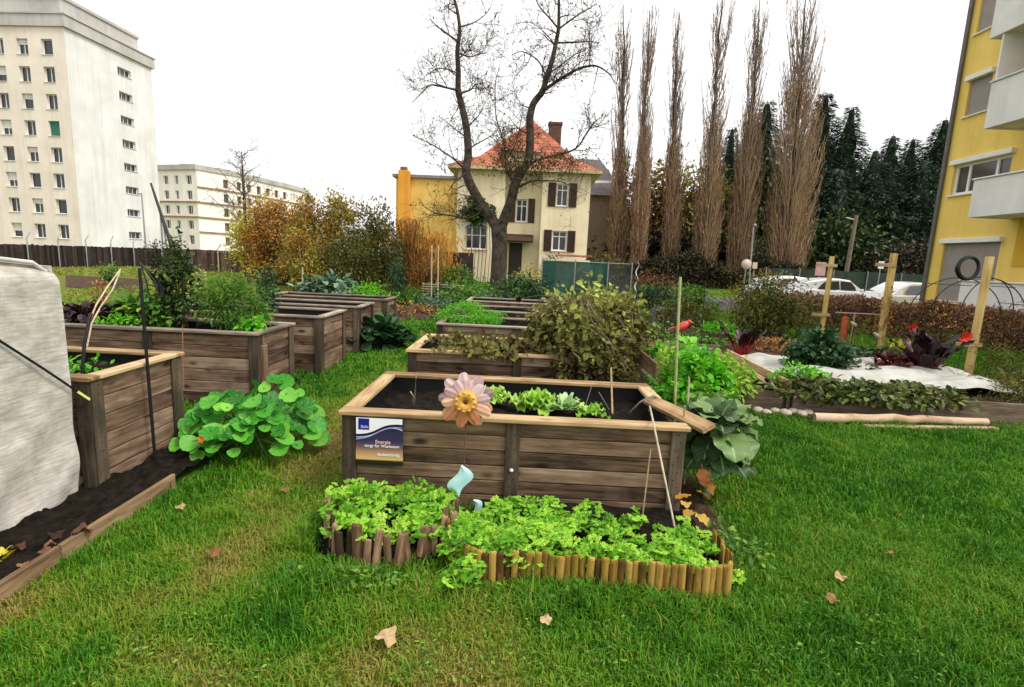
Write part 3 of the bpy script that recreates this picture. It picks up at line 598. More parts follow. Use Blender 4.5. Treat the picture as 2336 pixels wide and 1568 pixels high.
bush('weed_clump', 'low weeds at the right front corner beside the cane', 'weeds', (1.35, 2.95, 0), (.2, .25, .12), (L_mid, STEMG), 320, .04, T_OV, 20, .2, .1, stems=0)
# ------------------------------------------------------------------ cabbage plant and greens right of the front bed
L_cs = M_plain('cabbage_stalk', (.3, .38, .2), .6)
rndp = lambda t: np.clip(np.sin(PI*np.clip(t*.97+.03, 0, 1)**.8)**.5, .05, 1)
cb = rosette('cabbage_plant', 'large blue green cabbage plant with drooping leaves beside the front bed', 'cabbage', (1.47, 3.75, .54), 30, .25, .22, (L_cabb, L_cs), (1.45, .1), 1.6, .07, .14, .35, None, rndp, .05, .009)
m = MB(); m.tube([(1.44, 3.7, 0), (1.46, 3.71, .3), (1.47, 3.72, .5)], [.03, .028, .02], 8); m.build('stem', L_cs, cb)
m = MB()
for i in range(20):
    az = i*2.4+1; bigleaf(m, (1.46, 3.72, .22+.018*i), az, .5-.05*i, .24, .21, 1.2, .07, .12, rng.random(), .35, 0, 0, rndp)
m.build('foliage', L_cabb, cb)
YL = M_leaf('yellowing_leaf', [hexc('#7d4418'), hexc('#b07c2c'), hexc('#c9a950')], .3, .7, nz=.6, nsc=20)
for u, v, Y, az, el, L, W, dr in ((1600, 1060, 3.45, -1.4, -1.0, .13, .1, .3), (1575, 1130, 3.35, -2.6, .2, .13, .06, .6), (1562, 1145, 3.3, -1.8, .4, .11, .07, .9), (1585, 1170, 3.25, -1.2, .1, .12, .08, 1.), (1578, 1165, 3.3, -2.2, .3, .11, .07, 1.3), (1610, 1085, 3.5, -1, -.9, .12, .08, .4), (1590, 1120, 3.4, .3, -.4, .12, .07, .6)):
    m = MB(); bigleaf(m, AY(u, v, Y), az, el, L, W, dr, .1, .15, rng.random(), .15, 0, 0); tag(m.build('withered_leaf', YL, cb), 'yellowed lower leaf')
mb = MB(); xs, ys = np.meshgrid(np.linspace(1.15, 1.5, 24), np.linspace(2.95, 4.6, 60)); mb.grid(xs, ys, .004+.035*vnoise(xs, ys, .12, 1)*np.clip((1.5-xs)*4, 0, 1)-.05*np.clip(vnoise(xs, ys, .2, 2)-.9+2*np.clip(xs-1.25, 0, 1), 0, 1)); tag(mb.build('soil_strip', SOILB, loc=(1.4, 3.6, 0)), kind='structure'); BEDS.append((1.13, 1.4, 3.0, 4.6))
bush('leafy_plant', 'tall bright green leafy plant behind the cabbage and canes', 'plant', (1.78, 5.3, 0), (.36, .42, .9), (L_brt, STEMG), 2000, .075, T_OVW, 40, .16, .4, zlow=.3)
bush('leafy_plant', 'darker green squash plant between the cabbage and the low bed', 'plant', (1.74, 4.5, 0), (.27, .36, .6), (L_mid, STEMG), 800, .09, T_OVW, 36, .17, .4, zlow=.2)
bush('leafy_plant', 'yellow green plant right of the tall bright plant', 'plant', (2.45, 6.3, .1), (.42, .5, .55), (M_leaf('yellow_green', [hexc('#4f7d1c'), hexc('#84ad2c'), hexc('#b7c850')], .35, nz=.4), STEMG), 1300, .07, T_OV, 40, .16, .4)
bush('leafy_plant', 'slender lime green plant climbing beside the pale cane', 'plant', (1.62, 5.6, 0), (.15, .18, 1.0), (M_leaf('lime_leaf', [hexc('#5c9a1c'), hexc('#98c83a'), hexc('#d6d85c')], .4, nz=.4), STEMG), 330, .06, T_OV, 24, .2, .3, zlow=.5)
canes('garden_cane', 'tallest greenish cane standing right of the front bed', 'cane', [[(AY(1540, 990, 4.1)[0], 4.1, 0.), AY(1538, 960, 4.1), AY(1545, 780, 4.15), AY(1552, 632, 4.2)]], GREENC, .011)
canes('garden_cane', 'thin pale cane just right of the tallest cane', 'cane', [[(AY(1572, 1000, 3.9)[0], 3.9, 0.), AY(1572, 860, 3.9)]], PALE, .006)
canes('garden_cane', 'short thin cane beside the front bed corner post', 'cane', [[(AY(1560, 1000, 3.5)[0], 3.5, 0), AY(1562, 925, 3.5)]], TAN, .006)
DKW = M_plain('dark_wire', (.02, .02, .02), .5)
for u, v, v2, Y, lab in ((1447, 812, 640, 7.2, 'thin dark stake right of the withered vine heap'), (1517, 760, 590, 9., 'thin dark stake left of the tallest cane'), (1601, 790, 640, 9., 'thin dark stake above the left low bed'), (1538, 800, 600, 10., 'hair thin dark stake behind the tallest cane')):
    a = AY(u, v, Y); canes('plant_stake', lab, 'stake', [[(a[0], Y, 0), AY(u+8, v2, Y)]], DKW, .008, group='thin dark stakes')
w1 = AY(1447, 700, 12.); canes('spiral_stake', 'pale twisted spiral stake right of the green screen', 'stake', [[(w1[0]+.03*math.sin(i*1.2), 12.+.03*math.cos(i*1.2), i*.06) for i in range(30)]], M_plain('galvanised', (.5, .5, .5), .4, .2, 5, metal=.5), .014)
# ================================================================== left row of beds
LX0, LX1, LH = -5.1, -2.77, .82
lbeds = [(3.26, 4.2, 'raised bed beside the white fleece tent, with a light tan rim'), (5.4, 6.3, 'second bed of the left row, full of leafy plants'), (7.12, 8.15, 'third bed of the left row, behind the leafy one'),
         (8.75, 9.65, 'fourth bed of the left row, with a grey rim'), (10.5, 11.35, 'farthest bed of the left row, near the autumn shrubs')]
for i, (a, b, lab) in enumerate(lbeds):
    raised_bed(lab, LX0, LX1+(.02*i), a, b, LH-.012*i, 6, W_panel2, W_rim if i == 0 else W_rim2, soild=.12, mid=True)
m = MB(); m.box((-2.735, 5.52, .33), (.03, .1, .66), None, .005); tag(m.build('post_board', W_panel2, loc=(-2.735, 5.52, 0)), 'short upright board leaning on the corner of the second left bed', 'board')
# black soil strip and kick board
mb = MB(); xs, ys = np.meshgrid(np.linspace(-2.9, -2.38, 30), np.linspace(.6, 4.3, 150)); mb.grid(xs, ys, .03+.05*vnoise(xs, ys, .09, 1)+.03*vnoise(xs, ys, .03, 2)); tag(mb.build('soil_strip', SOIL, loc=(-2.6, 2.5, 0)), kind='structure'); BEDS.append((-2.95, -2.36, .5, 4.0))
def kick(y0, y1, x0, x1, lab): m = MB(); m.bar((x0, y0, .045), (x1, y1, .045), .028, .115); tag(m.build('edging_board', W_kick, loc=(x0, (y0+y1)/2, 0)), lab, 'board', 'wooden boards along the dark soil strip')
kick(2.52, 3.45, -2.372, -2.38, 'farther tan edging board along the dark soil strip'); kick(1.9, 2.51, -2.365, -2.372, 'nearer tan edging board in front of the white tent')
m = MB(); m.box((-2.35, 1.93, .06), (.05, .04, .14)); tag(m.build('edging_peg', W_kick, loc=(-2.35, 1.93, 0)), 'short wooden peg at the near end of the edging board', 'peg')
rosette('flower', 'yellow flower on the soil at the left edge of the photo', 'flower', G(8, 1275, .06), 14, .07, .03, (M_leaf('yellow_petal', [hexc('#b9a818'), hexc('#e6d83a')], .3), STEMG), (1.2, .2), .5, .05, .1, .1)
def debris(name, lab, pts, mat, s, cat='leaf', tm=T_LF, group=None, z=.012):
    for i, (u, v) in enumerate(pts):
        p = G(u, v, z); m = MB(); a = rng.random()*6
        m.place(tm, [p], [(math.cos(a), math.sin(a), .12)], np.array([(.1, -.25, 1.)]), s*(1.15 if (i == 0 and len(pts) > 5) else .5+.35*rng.random()), rng.random()); tag(m.build(name, mat, loc=p), lab[i] if isinstance(lab, list) else lab, cat, group)
FLV = M_leaf('fallen_leaf_brown', [hexc('#7a5232'), hexc('#a98558'), hexc('#c8b088')], .2, .8, nz=.5, nsc=30)
debris('fallen_leaf', ['largest tan fallen leaf in the front lawn below the left border', 'brown fallen leaf in the lawn right of the log roll edging', 'upper fallen leaf on the right lawn', 'lowest fallen leaf on the right lawn', 'tan fallen leaf on the worn path', 'pale fallen leaf beside the edging board', 'pinkish fallen leaf where the path is barest', 'tiny fallen leaf in front of the log roll edging'],
       [(905, 1440), (1935, 1325), (2035, 1260), (1912, 1380), (506, 1255), (398, 1160), (640, 1118), (1230, 1418)], FLV, .1, group='fallen leaves on the lawn', z=.05)
debris('dead_leaf', 'curled red brown dead leaf on the dark soil strip', [(195, 1200), (85, 1265), (150, 1215), (60, 1240), (40, 1290), (118, 1235)], M_leaf('rust_leaf', [hexc('#2e1610'), hexc('#54301f'), hexc('#7d5840')], .1, .8), .11, group='dead leaves on the dark soil strip', z=.1)
# fleece tent
FLC = M_plain('garden_fleece', (.56, .515, .455), .9, .12, 9, bmp=.5, c2=(.8, .755, .69), spec=.1, bscale=190, dist=.006, lc=True, trans=.25, weave=True)
tent = thing('fleece_tent', 'white fleece tent stretched over a frame at the left edge', 'plant tent', (-3.9, 2.1, 0))
def tent_mesh():
    mb = MB(); y0, y1, xr, xl, zt = .9, 3.18, -2.83, -5., 1.6
    # right side sheet
    ys, zs = np.meshgrid(np.linspace(y0, y1, 90), np.linspace(0.02, 1, 60)); top = zt-.05*(ys-2.2)-.02*np.clip((ys-2.6)/.5, 0, 1)**2; zz = zs*top
    bul = .006*np.sin(ys*4+zs*3)+.008*(vnoise(ys, zs*1.5, .5, 1)-.5)+.022*(vnoise(ys+zs*1.2, (zs-ys*.5)*.3, .13, 2)-.5)*(1.15-zs)
    fold = .02*np.sin((ys*1.3-zs*2.2)*9)*np.clip(1-zs*1.6, 0, 1)+.006*np.sin((ys*2.4+zs*1.1)*13)*np.clip(1-zs*2, 0, 1); rnd_edge = .1*np.clip((zs-.93)/.07, 0, 1)**2
    mb.grid(xr+bul+fold-rnd_edge+.02*(1-zs), ys, zz, lc=np.stack([ys, zz, 0*ys], -1).reshape(-1, 3))
    # far end sheet and roof
    xs, zs = np.meshgrid(np.linspace(xl, xr-.02, 60), np.linspace(.02, 1, 30)); top = zt-.05*(y1-2.2)-.02
    mb.grid(xs, y1+.03*(vnoise(xs, zs, .3, 1)-.5)-.02, zs*top, lc=np.stack([xs, zs, 0*xs], -1).reshape(-1, 3))
    xs, ys = np.meshgrid(np.linspace(xl, xr-.05, 40), np.linspace(y0, y1-.02, 50)); mb.grid(xs, ys, zt-.05*(ys-2.2)-.02*np.clip((ys-2.6)/.5, 0, 1)**2-.03*np.cos((xs-xr)*2.9)+.025, lc=np.stack([xs, ys, 0*xs], -1).reshape(-1, 3))
    return mb
tent_mesh().build('fleece_sheet', FLC, tent)
m = MB(); m.tube([(-2.87, .9, 1.6), (-2.87, 2.2, 1.615), (-2.87, 2.75, 1.585), (-2.872, 3.06, 1.55), (-2.875, 3.15, 1.49)], .012, 8); m.build('top_bar', M_plain('light_tube', (.6, .58, .54), .5), tent)
m = MB(); m.tube([(-2.875, 3.15, 1.5), (-2.865, 3.165, .9), (-2.85, 3.18, .0)], .011, 8); m.build('corner_bar', BLACKP, tent)
m = MB(); a = AX(-30, 666, -2.83); b = AX(48, 673, -2.83); m.tube([a+(0, -.4, 0), a, b], .011, 8); m.build('cross_bar', M_plain('pale_tube', (.62, .58, .5), .6), tent)
a = AX(-60, 735, -2.8); b = AX(0, 778, -2.8); c = AX(100, 842, -2.78); d = AX(176, 893, -2.78)
canes('cord', 'dark cord tied from the tent to the tan rimmed bed', 'cord', [[a, b, c, d]], BLACKP, .007, base=d)
m = MB(); e = AX(205, 912, -2.76); m.bar(d, e, .018, .004, (1, 0, .3)); tag(m.build('ribbon', M_plain('yellow_ribbon', (.5, .55, .15), .6), loc=e), 'short yellow green ribbon at the end of the dark cord', 'ribbon')
# black rod, bent hoops
p0 = G(355, 1062); r0 = AX(355, 1062, -2.72); m = MB()
top = AX(318, 612, -2.72); bot = np.array((-2.72, top[1]+.03, .0)); bot = AX(355, 1062, -2.72)
m.tube([bot, (bot+top)/2, top], .011, 8); rod = m.build('net_pole', BLACKP, loc=bot); tag(rod, 'tall black rod standing against the side of the tan rimmed bed', 'pole')
hp = thing('hoop', 'pale bent twig hoop with its foot in a dark pipe', 'hoop', AX(188, 900, -3.0)); 
for off in (0, 12):
    m = MB(); m.tube([AX(u+off*k, v+off*.5*k, -3.0) for u, v, k in ((196, 790, .2), (203, 735, .5), (220, 695, .8), (245, 655, 1), (276, 614, 0))], .006, 6); m.build('twig', M_plain('pale_twig', (.5, .4, .27), .7, .3, 20), hp)
m = MB(); m.tube([AX(184, 905, -3.0), AX(188, 850, -3.0), AX(192, 790, -3.0), AX(203, 730, -3.0), AX(208, 715, -3.0)], .011, 8); m.build('pipe', BLACKP, hp)
m = MB(); m.tube([AX(u, v, -3.0) for u, v in ((184, 905), (190, 1000), (205, 1120))], .014, 6); m.build('foot', BLACKP, hp)
nt_ = thing('shade_umbrella', 'dark folded garden umbrella hanging behind the black rod', 'umbrella', (*AY(365, 750, 5.9)[:2], .8))
m = MB(); m.tube([AY(364, 676, 5.9), AY(352, 640, 5.9), AY(318, 598, 5.9)], .009, 6); m.tube([AY(366, 745, 5.9), AY(345, 690, 5.9), AY(333, 640, 5.9), AY(320, 600, 5.9)], .007, 6); m.build('frame', BLACKP, nt_)
m = MB(); V = np.array([AY(u, v, 5.9+.1*k) for u, v, k in ((319, 599, 0), (346, 622, .5), (377, 660, -.5), (370, 674, 0), (354, 652, .6), (334, 622, 0))]); m.add(V, np.array([(0, 1, 5), (1, 4, 5), (1, 2, 4), (2, 3, 4)])); m.build('cloth', M_plain('dark_cloth', (.015, .018, .02), .9), nt_)
# plants of the left beds
z2 = .7
bush('herb_plant', 'low green seedlings in the tan rimmed bed', 'herbs', (-3.6, 3.7, z2-.03), (.6, .3, .14), (L_brt, STEMG), 500, .05, T_OV, 30, .2, .2, stems=0)
bush('leafy_plant', 'broad bushy green plant on the right in the second left bed', 'plant', (*AY(535, 700, 5.95)[:2], z2), (.4, .34, .66), (L_mid, STEMG), 4200, .06, T_QN, 45, .16, .4, zlow=.4)
bush('leafy_plant', 'small dark green upright plant at the right end of the second left bed', 'plant', (*AY(608, 690, 7.3)[:2], z2), (.2, .2, .68), (L_kale, STEMG), 700, .06, T_Q, 30, .16, .3)
bush('leafy_plant', 'light green low plant by the front rim of the second left bed', 'plant', (*AY(575, 735, 5.7)[:2], z2), (.16, .12, .22), (L_brt, STEMG), 260, .06, T_OVW, 16, .18, .3)
bush('tall_plant', 'tall conical leafy plant rising above the second left bed', 'plant', (*AY(408, 700, 6.1)[:2], z2), (.26, .26, 1.08), (L_dark, TWIG), 1700, .055, T_OV, 60, .13, .25, zlow=.1, kr=.5)
bush('leafy_plant', 'dull green plant left of the tall conical plant', 'plant', (*AY(335, 720, 6.0)[:2], z2), (.36, .3, .4), (L_mid, STEMG), 900, .075, T_OVW, 30, .18, .4)
bush('dark_plant', 'dark purple kale at the left end of the second left bed', 'kale', (*AY(222, 725, 5.9)[:2], z2), (.42, .3, .26), (L_purp, PINKST), 420, .09, T_OVW, 26, .2, .4)
bush('leafy_plant', 'yellow green low plant beside the purple kale', 'plant', (*AY(270, 740, 5.7)[:2], z2), (.3, .2, .17), (L_brt, STEMG), 420, .055, T_OV, 24, .2, .4)
bush('dry_plant', 'reddish dry stems behind the purple kale', 'plant', (*AY(228, 690, 7.4)[:2], .6), (.14, .14, .55), (L_red, TWIG), 160, .05, T_Q, 30, .2, .3, stems=20)
bush('flowering_plant', 'pale yellow flowering plant behind the second left bed', 'plant', (*AY(462, 660, 8.4)[:2], .6), (.4, .3, .75), (M_leaf('pale_flower', [hexc('#6d7a2c'), hexc('#9aa04a'), hexc('#d8d69a')], .3), STEMG), 420, .06, T_Q, 40, .22, .5, stems=30, stemr=.006)
canes('reed_stake', 'thin reddish stake in front of the second left bed', 'stake', [[AX(414, 800, -3.4)-(0, 0, .4), AX(416, 745, -3.4)]], M_plain('reddish_stake', (.3, .13, .07), .7), .005)
bush('leafy_plant', 'grey green kale at the back of the left row', 'kale', (*G(738, 672, .7)[:2], .66), (.55, .45, .42), (L_blue, STEMG), 420, .15, T_OVW, 30, .2, .4)
dw = M_plain('dark_wood_peg', (.05, .035, .02), .9)
canes('wooden_peg', 'dark wooden peg in the yellowish lawn behind the left beds', 'peg', [[AY(572, 662, 17)*np.array((1, 1, 0)), AY(566, 622, 17)]], dw, .07)
# squash between left beds and path
bush('squash_plant', 'dark green squash plant on the lawn beside the left beds', 'squash', (*G(848, 792)[:2], 0), (.5, .45, .55), (L_kale, STEMG), 330, .18, T_RD, 26, .16, .55, zlow=.1, smooth=True, kr=.5)
mb = MB(); an = np.linspace(0, 2*PI, 60); c = G(940, 722); mb.lathe([(0, .3), (.25, .26), (.5, .16), (.75, .03), (.8, -.02)], c, 24); o = tag(mb.build('compost_heap', SOILB, loc=c), 'low brown heap of plant waste beside the farthest left bed', 'heap')
bush('dry_litter', 'dry plant stalks spread over the brown heap', 'litter', c+(0, 0, .05), (.75, .6, .3), (L_dry, TWIG), 500, .09, T_Q, 30, .2, .6, stems=20)
# nasturtium
nb = G(560, 1040); nas = thing('nasturtium', 'bright green nasturtium bush with round leaves by the left beds', 'nasturtium', nb)
def nast():
    n = 165; a = rng.random(n)*2*PI; rr = rng.random(n)**.5; h = np.sqrt(np.clip(1-rr**2, 0, 1))
    P = np.c_[nb[0]+.02+.53*rr*np.cos(a), nb[1]+.15+.42*rr*np.sin(a), .05+(.36+.22*vnoise(3*np.cos(a), 3*np.sin(a), .8, 1))*h*(.3+.7*rng.random(n)**.6)+.12*rng.random(n)]
    d = np.c_[np.cos(a), np.sin(a)-.6, -.55-.4*rng.random(n)]+rvec(n)*.35; up = np.c_[np.cos(a)*.4, np.sin(a)*.3-.6, np.ones(n)*.75]+rvec(n)*.5
    m = MB(); m.place(T_RD, P, d, up, .085+.085*rng.random(n), rng.random(n), 0, True); m.build('foliage', L_nast, nas); m = MB()
    for i in range(n):
        b = np.array((nb[0]+rng.normal()*.12, nb[1]+.15+rng.normal()*.1, .02)); e = P[i]+.05*d[i]/np.linalg.norm(d[i]); m.tube([b, (b+e)/2+(0, 0, .08), e], .0035, 5, cap=False)
    m.build('stem', STEMG, nas)
nast()
ORF = M_leaf('orange_petal', [hexc('#d2601c'), hexc('#ee8e30')], .3)
for u, v in ((460, 1002),):
    p = AY(u, v, 3.72); m = MB(); an = np.arange(5)*2*PI/5; m.place(T_OVW, np.repeat(p[None], 5, 0), np.c_[np.cos(an), -.5+0*an, np.sin(an)], np.array((0, -1., .3)), .034, .5, 0, True); m.build('flower', ORF, nas)
# ================================================================== middle row
B2 = raised_bed('second bed of the middle row, under the withered vines', -1.22, 1.2, 5.68, 6.9, .66, 6, W_panel2, W_rim, rw=.11)
raised_bed('third bed of the middle row, with fresh green tops', -1.28, 1.2, 8.05, 9.25, .66, 6, W_panel2, W_rim2)
raised_bed('fourth bed of the middle row, mostly hidden', -1.3, 1.2, 10.3, 11.45, .66, 6, W_panel2, W_rim2); raised_bed('farthest bed of the middle row, mostly hidden', -1.3, 1.2, 12.55, 13.7, .66, 6, W_panel2, W_rim2)
bush('green_manure', 'fresh bright green plants in the third middle bed', 'plant', (-.8, 8.55, .55), (.5, .42, .4), (L_brt, STEMG), 3000, .06, T_QN, 60, .16, .5, zlow=.1, stems=20)
# heap of withered vines
vh = thing('vine_heap', 'big heap of withered brown vines hanging over the second bed', 'vines', (.75, 6.2, .6))
def vines():
    c = np.array((.82, 6.18, .84)); R = np.array((.66, .6, .54)); m = MB(); n = 10000
    p, q, k, loc = cloud_pts(n, c, R, 110, .16, .55); p[:, 2] = np.maximum(p[:, 2], .42+.2*rng.random(n)); 
    p2, q2, k2, l2 = cloud_pts(1700, (-.25, 6.0, .68), (.75, .42, .16), 40, .2, .3); p3, _, k3, l3 = cloud_pts(2600, (.85, 5.62, .5), (.46, .16, .52), 60, .2, .3)
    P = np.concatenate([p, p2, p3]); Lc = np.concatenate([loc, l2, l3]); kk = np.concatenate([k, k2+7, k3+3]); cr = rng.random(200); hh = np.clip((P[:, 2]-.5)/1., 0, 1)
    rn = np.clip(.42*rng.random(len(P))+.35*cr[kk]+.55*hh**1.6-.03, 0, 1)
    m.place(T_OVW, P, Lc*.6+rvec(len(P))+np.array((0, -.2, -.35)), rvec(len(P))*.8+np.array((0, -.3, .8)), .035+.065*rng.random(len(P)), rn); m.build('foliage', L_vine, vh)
    m = MB()
    for i in range(34):
        a = rng.random()*2*PI; el = rng.random(); st = c+R*np.array((math.cos(a)*.5, math.sin(a)*.5, .3+.5*rng.random())); P = [st]; d = np.array((math.cos(a), math.sin(a)-.4, .35)); 
        for j in range(12): d = d+rng.normal(size=3)*.55+np.array((0, 0, -.22)); d /= np.linalg.norm(d); P.append(P[-1]+d*.06)
        P = np.array(P); P[:, 2] = np.maximum(P[:, 2], .3); m.tube(P, np.linspace(.006, .003, 13), 5, cap=False)
    for k in range(3): m.tube([AY(1330+k*6, 690+k*5, 5.62), AY(1350+k*5, 735, 5.5), AY(1385+k*4, 790, 5.5), AY(1430+k*3, 850, 5.5)]+rng.normal(size=(4, 3))*.03, .005, 5)
    for k in range(26):
        x = -.9+1.3*rng.random(); P = [np.array((x, 5.75+.3*rng.random(), .68))]
        for j in range(7): P.append(P[-1]+np.array((.07*rng.normal(), -.02*rng.random(), .03*rng.normal()-.015)))
        m.tube(P, .004, 4, cap=False)
    m.build('stem', M_plain('dry_vine', (.13, .085, .05), .9, .4, 8, c2=(.3, .21, .13)), vh)
vines()
debris('hanging_leaf', 'pale heart shaped leaf hanging over the rim of the second bed', [(1338, 806)], L_dry, .16, tm=T_RD, z=.6)
# band of garden plants behind the middle row
for (u, v, Y, r, mat, n, s, tm, lab, nm) in [
    (1195, 690, 16.5, (1.15, .9, 1.25), L_kale, 1900, .13, T_Q, 'dense dark green bush left of the green screen', 'shrub'), (1075, 690, 16.0, (.95, .8, .95), L_mid, 1500, .12, T_Q, 'mid green bush in front of the big bare tree', 'shrub'),
    (1100, 700, 14.6, (.85, .6, .62), L_blue, 1300, .13, T_QN, 'grey green bush with narrow leaves before the dark bush', 'shrub'), (1010, 680, 17.5, (.6, .6, .75), L_kale, 800, .13, T_Q, 'small dark bush beside the pale wooden stakes', 'shrub'),
    (1210, 640, 20., (.75, .7, 1.5), L_yel, 900, .12, T_Q, 'yellow green shrub by the house door', 'shrub'), (1040, 640, 22., (1.0, .9, 1.35), L_mid, 1200, .13, T_Q, 'green shrub under the arched window', 'shrub'),
    (905, 690, 15., (.32, .32, 1.6), L_kale, 1000, .13, T_QN, 'tall slim green plant before the orange reeds', 'tall plant'), (935, 690, 15.3, (.5, .4, .75), L_mid, 900, .11, T_QN, 'green plant right of the tall slim plant', 'plant'), (840, 690, 14.5, (.75, .5, .8), L_brt, 1300, .1, T_Q, 'bright green bush behind the left beds', 'shrub'),
    (985, 690, 14.8, (.55, .4, .55), L_blue, 700, .11, T_Q, 'pale grey green bush at the end of the lawn path', 'shrub'), (770, 670, 16., (.75, .5, .9), L_blue, 700, .2, T_OVW, 'blue green cabbage like bush behind the left beds', 'shrub'),
    (1155, 700, 13.6, (.5, .3, .55), L_purp, 360, .16, T_OVW, 'dark purple kale behind the middle beds', 'kale'),
    (1400, 680, 20., (.9, .7, 1.45), L_dark, 1200, .13, T_Q, 'dark bush right of the green screen', 'shrub'), (1500, 690, 18., (.9, .7, 1.05), L_kale, 1200, .12, T_Q, 'low green bush under the poplars', 'shrub'), (1480, 650, 24., (1.3, .8, 1.5), L_hedge, 1200, .12, T_Q, 'reddish brown bush under the first poplars', 'shrub'),
    (1590, 690, 17., (.9, .6, 1.15), L_mid, 1300, .12, T_Q, 'green bush before the middle poplars', 'shrub'), (1560, 720, 13.5, (.85, .6, .8), L_oliv, 1200, .11, T_Q, 'olive bush behind the thin dark stakes', 'shrub'), (1470, 730, 11.5, (.55, .5, .45), L_mid, 800, .1, T_OV, 'low green plant by the dark tarpaulin', 'plant'),
    (1500, 775, 8.6, (.35, .3, .4), L_brt, 600, .09, T_OV, 'low green plant beside the withered vine heap', 'plant'), (1640, 740, 12.5, (.5, .4, .4), L_brt, 700, .1, T_OV, 'bright low plant behind the red stemmed chard', 'plant')]:
    p = AY(u, v, Y); bush(nm.replace(' ', '_'), lab, nm, (p[0], Y, 0), r, (mat, TWIG), n, s, tm, 45, .16, .35, zlow=.02)
# big mixed bush in front of the cars
p = G(1710, 760); bush('shrub', 'large mottled shrub with reddish top in front of the poplars', 'shrub', (p[0], 13.2, 0), (1.2, .9, 1.68), (L_oliv, TWIG), 4200, .085, T_OV, 90, .13, .4, zlow=.12)
bush('shrub', 'dark green right side bush beside the short wooden post', 'shrub', (AY(1755, 700, 13.6)[0], 13.6, 0), (.75, .6, 1.3), (L_dark, TWIG), 1700, .085, T_OV, 50, .14, .4, zlow=.12)
bush('flowering_shrub', 'shrub with white blossom touching the mottled shrub', 'shrub', (AY(1765, 690, 15)[0], 15., .2), (.7, .6, 1.3), (M_leaf('white_blossom', [hexc('#50602c'), hexc('#7a8458'), hexc('#c4c8b4')], .2), TWIG), 330, .07, T_Q, 50, .2, .5)
bush('shrub', 'orange brown bush top behind the mottled shrub', 'shrub', (AY(1730, 690, 15.5)[0], 15.5, 0), (1.2, .6, 1.65), (L_red, TWIG), 1300, .07, T_Q, 60, .15, .5)
# ================================================================== low beds on the right
def lowbed(label, pts, z, mat=W_low, soil=SOILB, th=.05):
    pts = [np.asarray(p, float)[:2] for p in pts]; c = sum(pts)/len(pts); t = thing('low_bed', label, 'low bed', (*c, 0), 'low plank beds on the right')
    k = len(pts)
    for i in range(k):
        a, b = pts[i], pts[(i+1) % k]; d = (b-a)/np.linalg.norm(b-a); a2 = a+d*th*.55; b2 = b-d*th*.55
        m = MB(); m.bar((*a2, z/2), (*b2, z/2), th, z-.002*i); m.build('board', mat, t)
    m = MB(); n = 30; s, q = np.meshgrid(np.linspace(.01, .99, n), np.linspace(.01, .99, n)); a, b, c2, d = pts
    X = a[0]*(1-s)*(1-q)+b[0]*s*(1-q)+c2[0]*s*q+d[0]*(1-s)*q; Y = a[1]*(1-s)*(1-q)+b[1]*s*(1-q)+c2[1]*s*q+d[1]*(1-s)*q
    m.grid(X, Y, z-.06+.06*(vnoise(X, Y, .16, 1)-.5)); m.build('soil', soil, t)
    xs = [p[0] for p in pts]; ys = [p[1] for p in pts]; BEDS.append((min(xs), max(xs), min(ys), max(ys))); return t
zf = .25
A1 = G(1794, 889, zf); A2 = G(1674, 822, zf); FR = G(2262, 918, zf); FLn = G(1722, 893, zf)
lowbed('low plank bed with the white fleece and strawberries', [(A1[0], 6.28), (7.0, 6.2), (7.0, 8.6), (A2[0]+.05, 8.6)], zf)
lowbed('low plank bed with the green leafy plants and solar lamps', [(1.75, 6.3), (A1[0]-.06, 6.3), (A2[0]-.02, 8.6), (1.75, 8.6)], zf-.01)
lowbed('low plank bed behind with the red stemmed chard', [(1.75, 9.15), (5.2, 9.1), (5.2, 10.9), (1.75, 10.9)], .24)
lowbed('farthest low plank bed with a bright low plant', [(1.75, 11.6), (4.6, 11.6), (4.6, 13.2), (1.75, 13.2)], .24)
m = MB(); m.bar((A1[0]-.13, 6.27, zf+.018), (A2[0]-.1, 8.7, zf+.018), .12, .03); m.bar((A1[0]+.02, 6.33, zf+.06), (A2[0]+.03, 8.7, zf+.06), .03, .11); tag(m.build('divider_board', W_rim, loc=(A1[0], 7.4, zf)), 'light wooden board dividing the two nearer low beds', 'board')
m = MB(); bl = [G(1452, 792, .3), G(1640, 801, .3)]; m.bar(bl[0], bl[1], .03, .2); tag(m.build('bed_board', W_low, loc=bl[0]-(0, 0, .3)), 'brown board edge right of the withered vine heap', 'board')
m = MB(); a = G(1455, 808, .5); m.bar(AY(1456, 812, 5.9), AY(1497, 846, 5.1), .02, .16, (0, 0, 1)); tag(m.build('leaning_board', W_kick, loc=AY(1497, 846, 5.1)*np.array((1, 1, 0))), 'small tan board leaning behind the front bed corner', 'board')
# solar lamps
for (u, v), lab in (((1707, 868), 'left small black solar lamp on the light board'), ((1748, 880), 'right small black solar lamp on the light board')):
    p = G(u, v+4, zf-.02); t = thing('garden_light', lab, 'lamp', p, 'small black garden lights')
    m = MB(); m.lathe([(0, 0), (.006, 0), (.006, .07), (0, .07)], p, 8); m.build('stem', BLACKP, t); m = MB(); m.lathe([(0, .065), (.022, .07), (.03, .1), (.034, .108), (.03, .12), (0, .124)], p, 14); m.build('lamp_head', BLACKP, t)
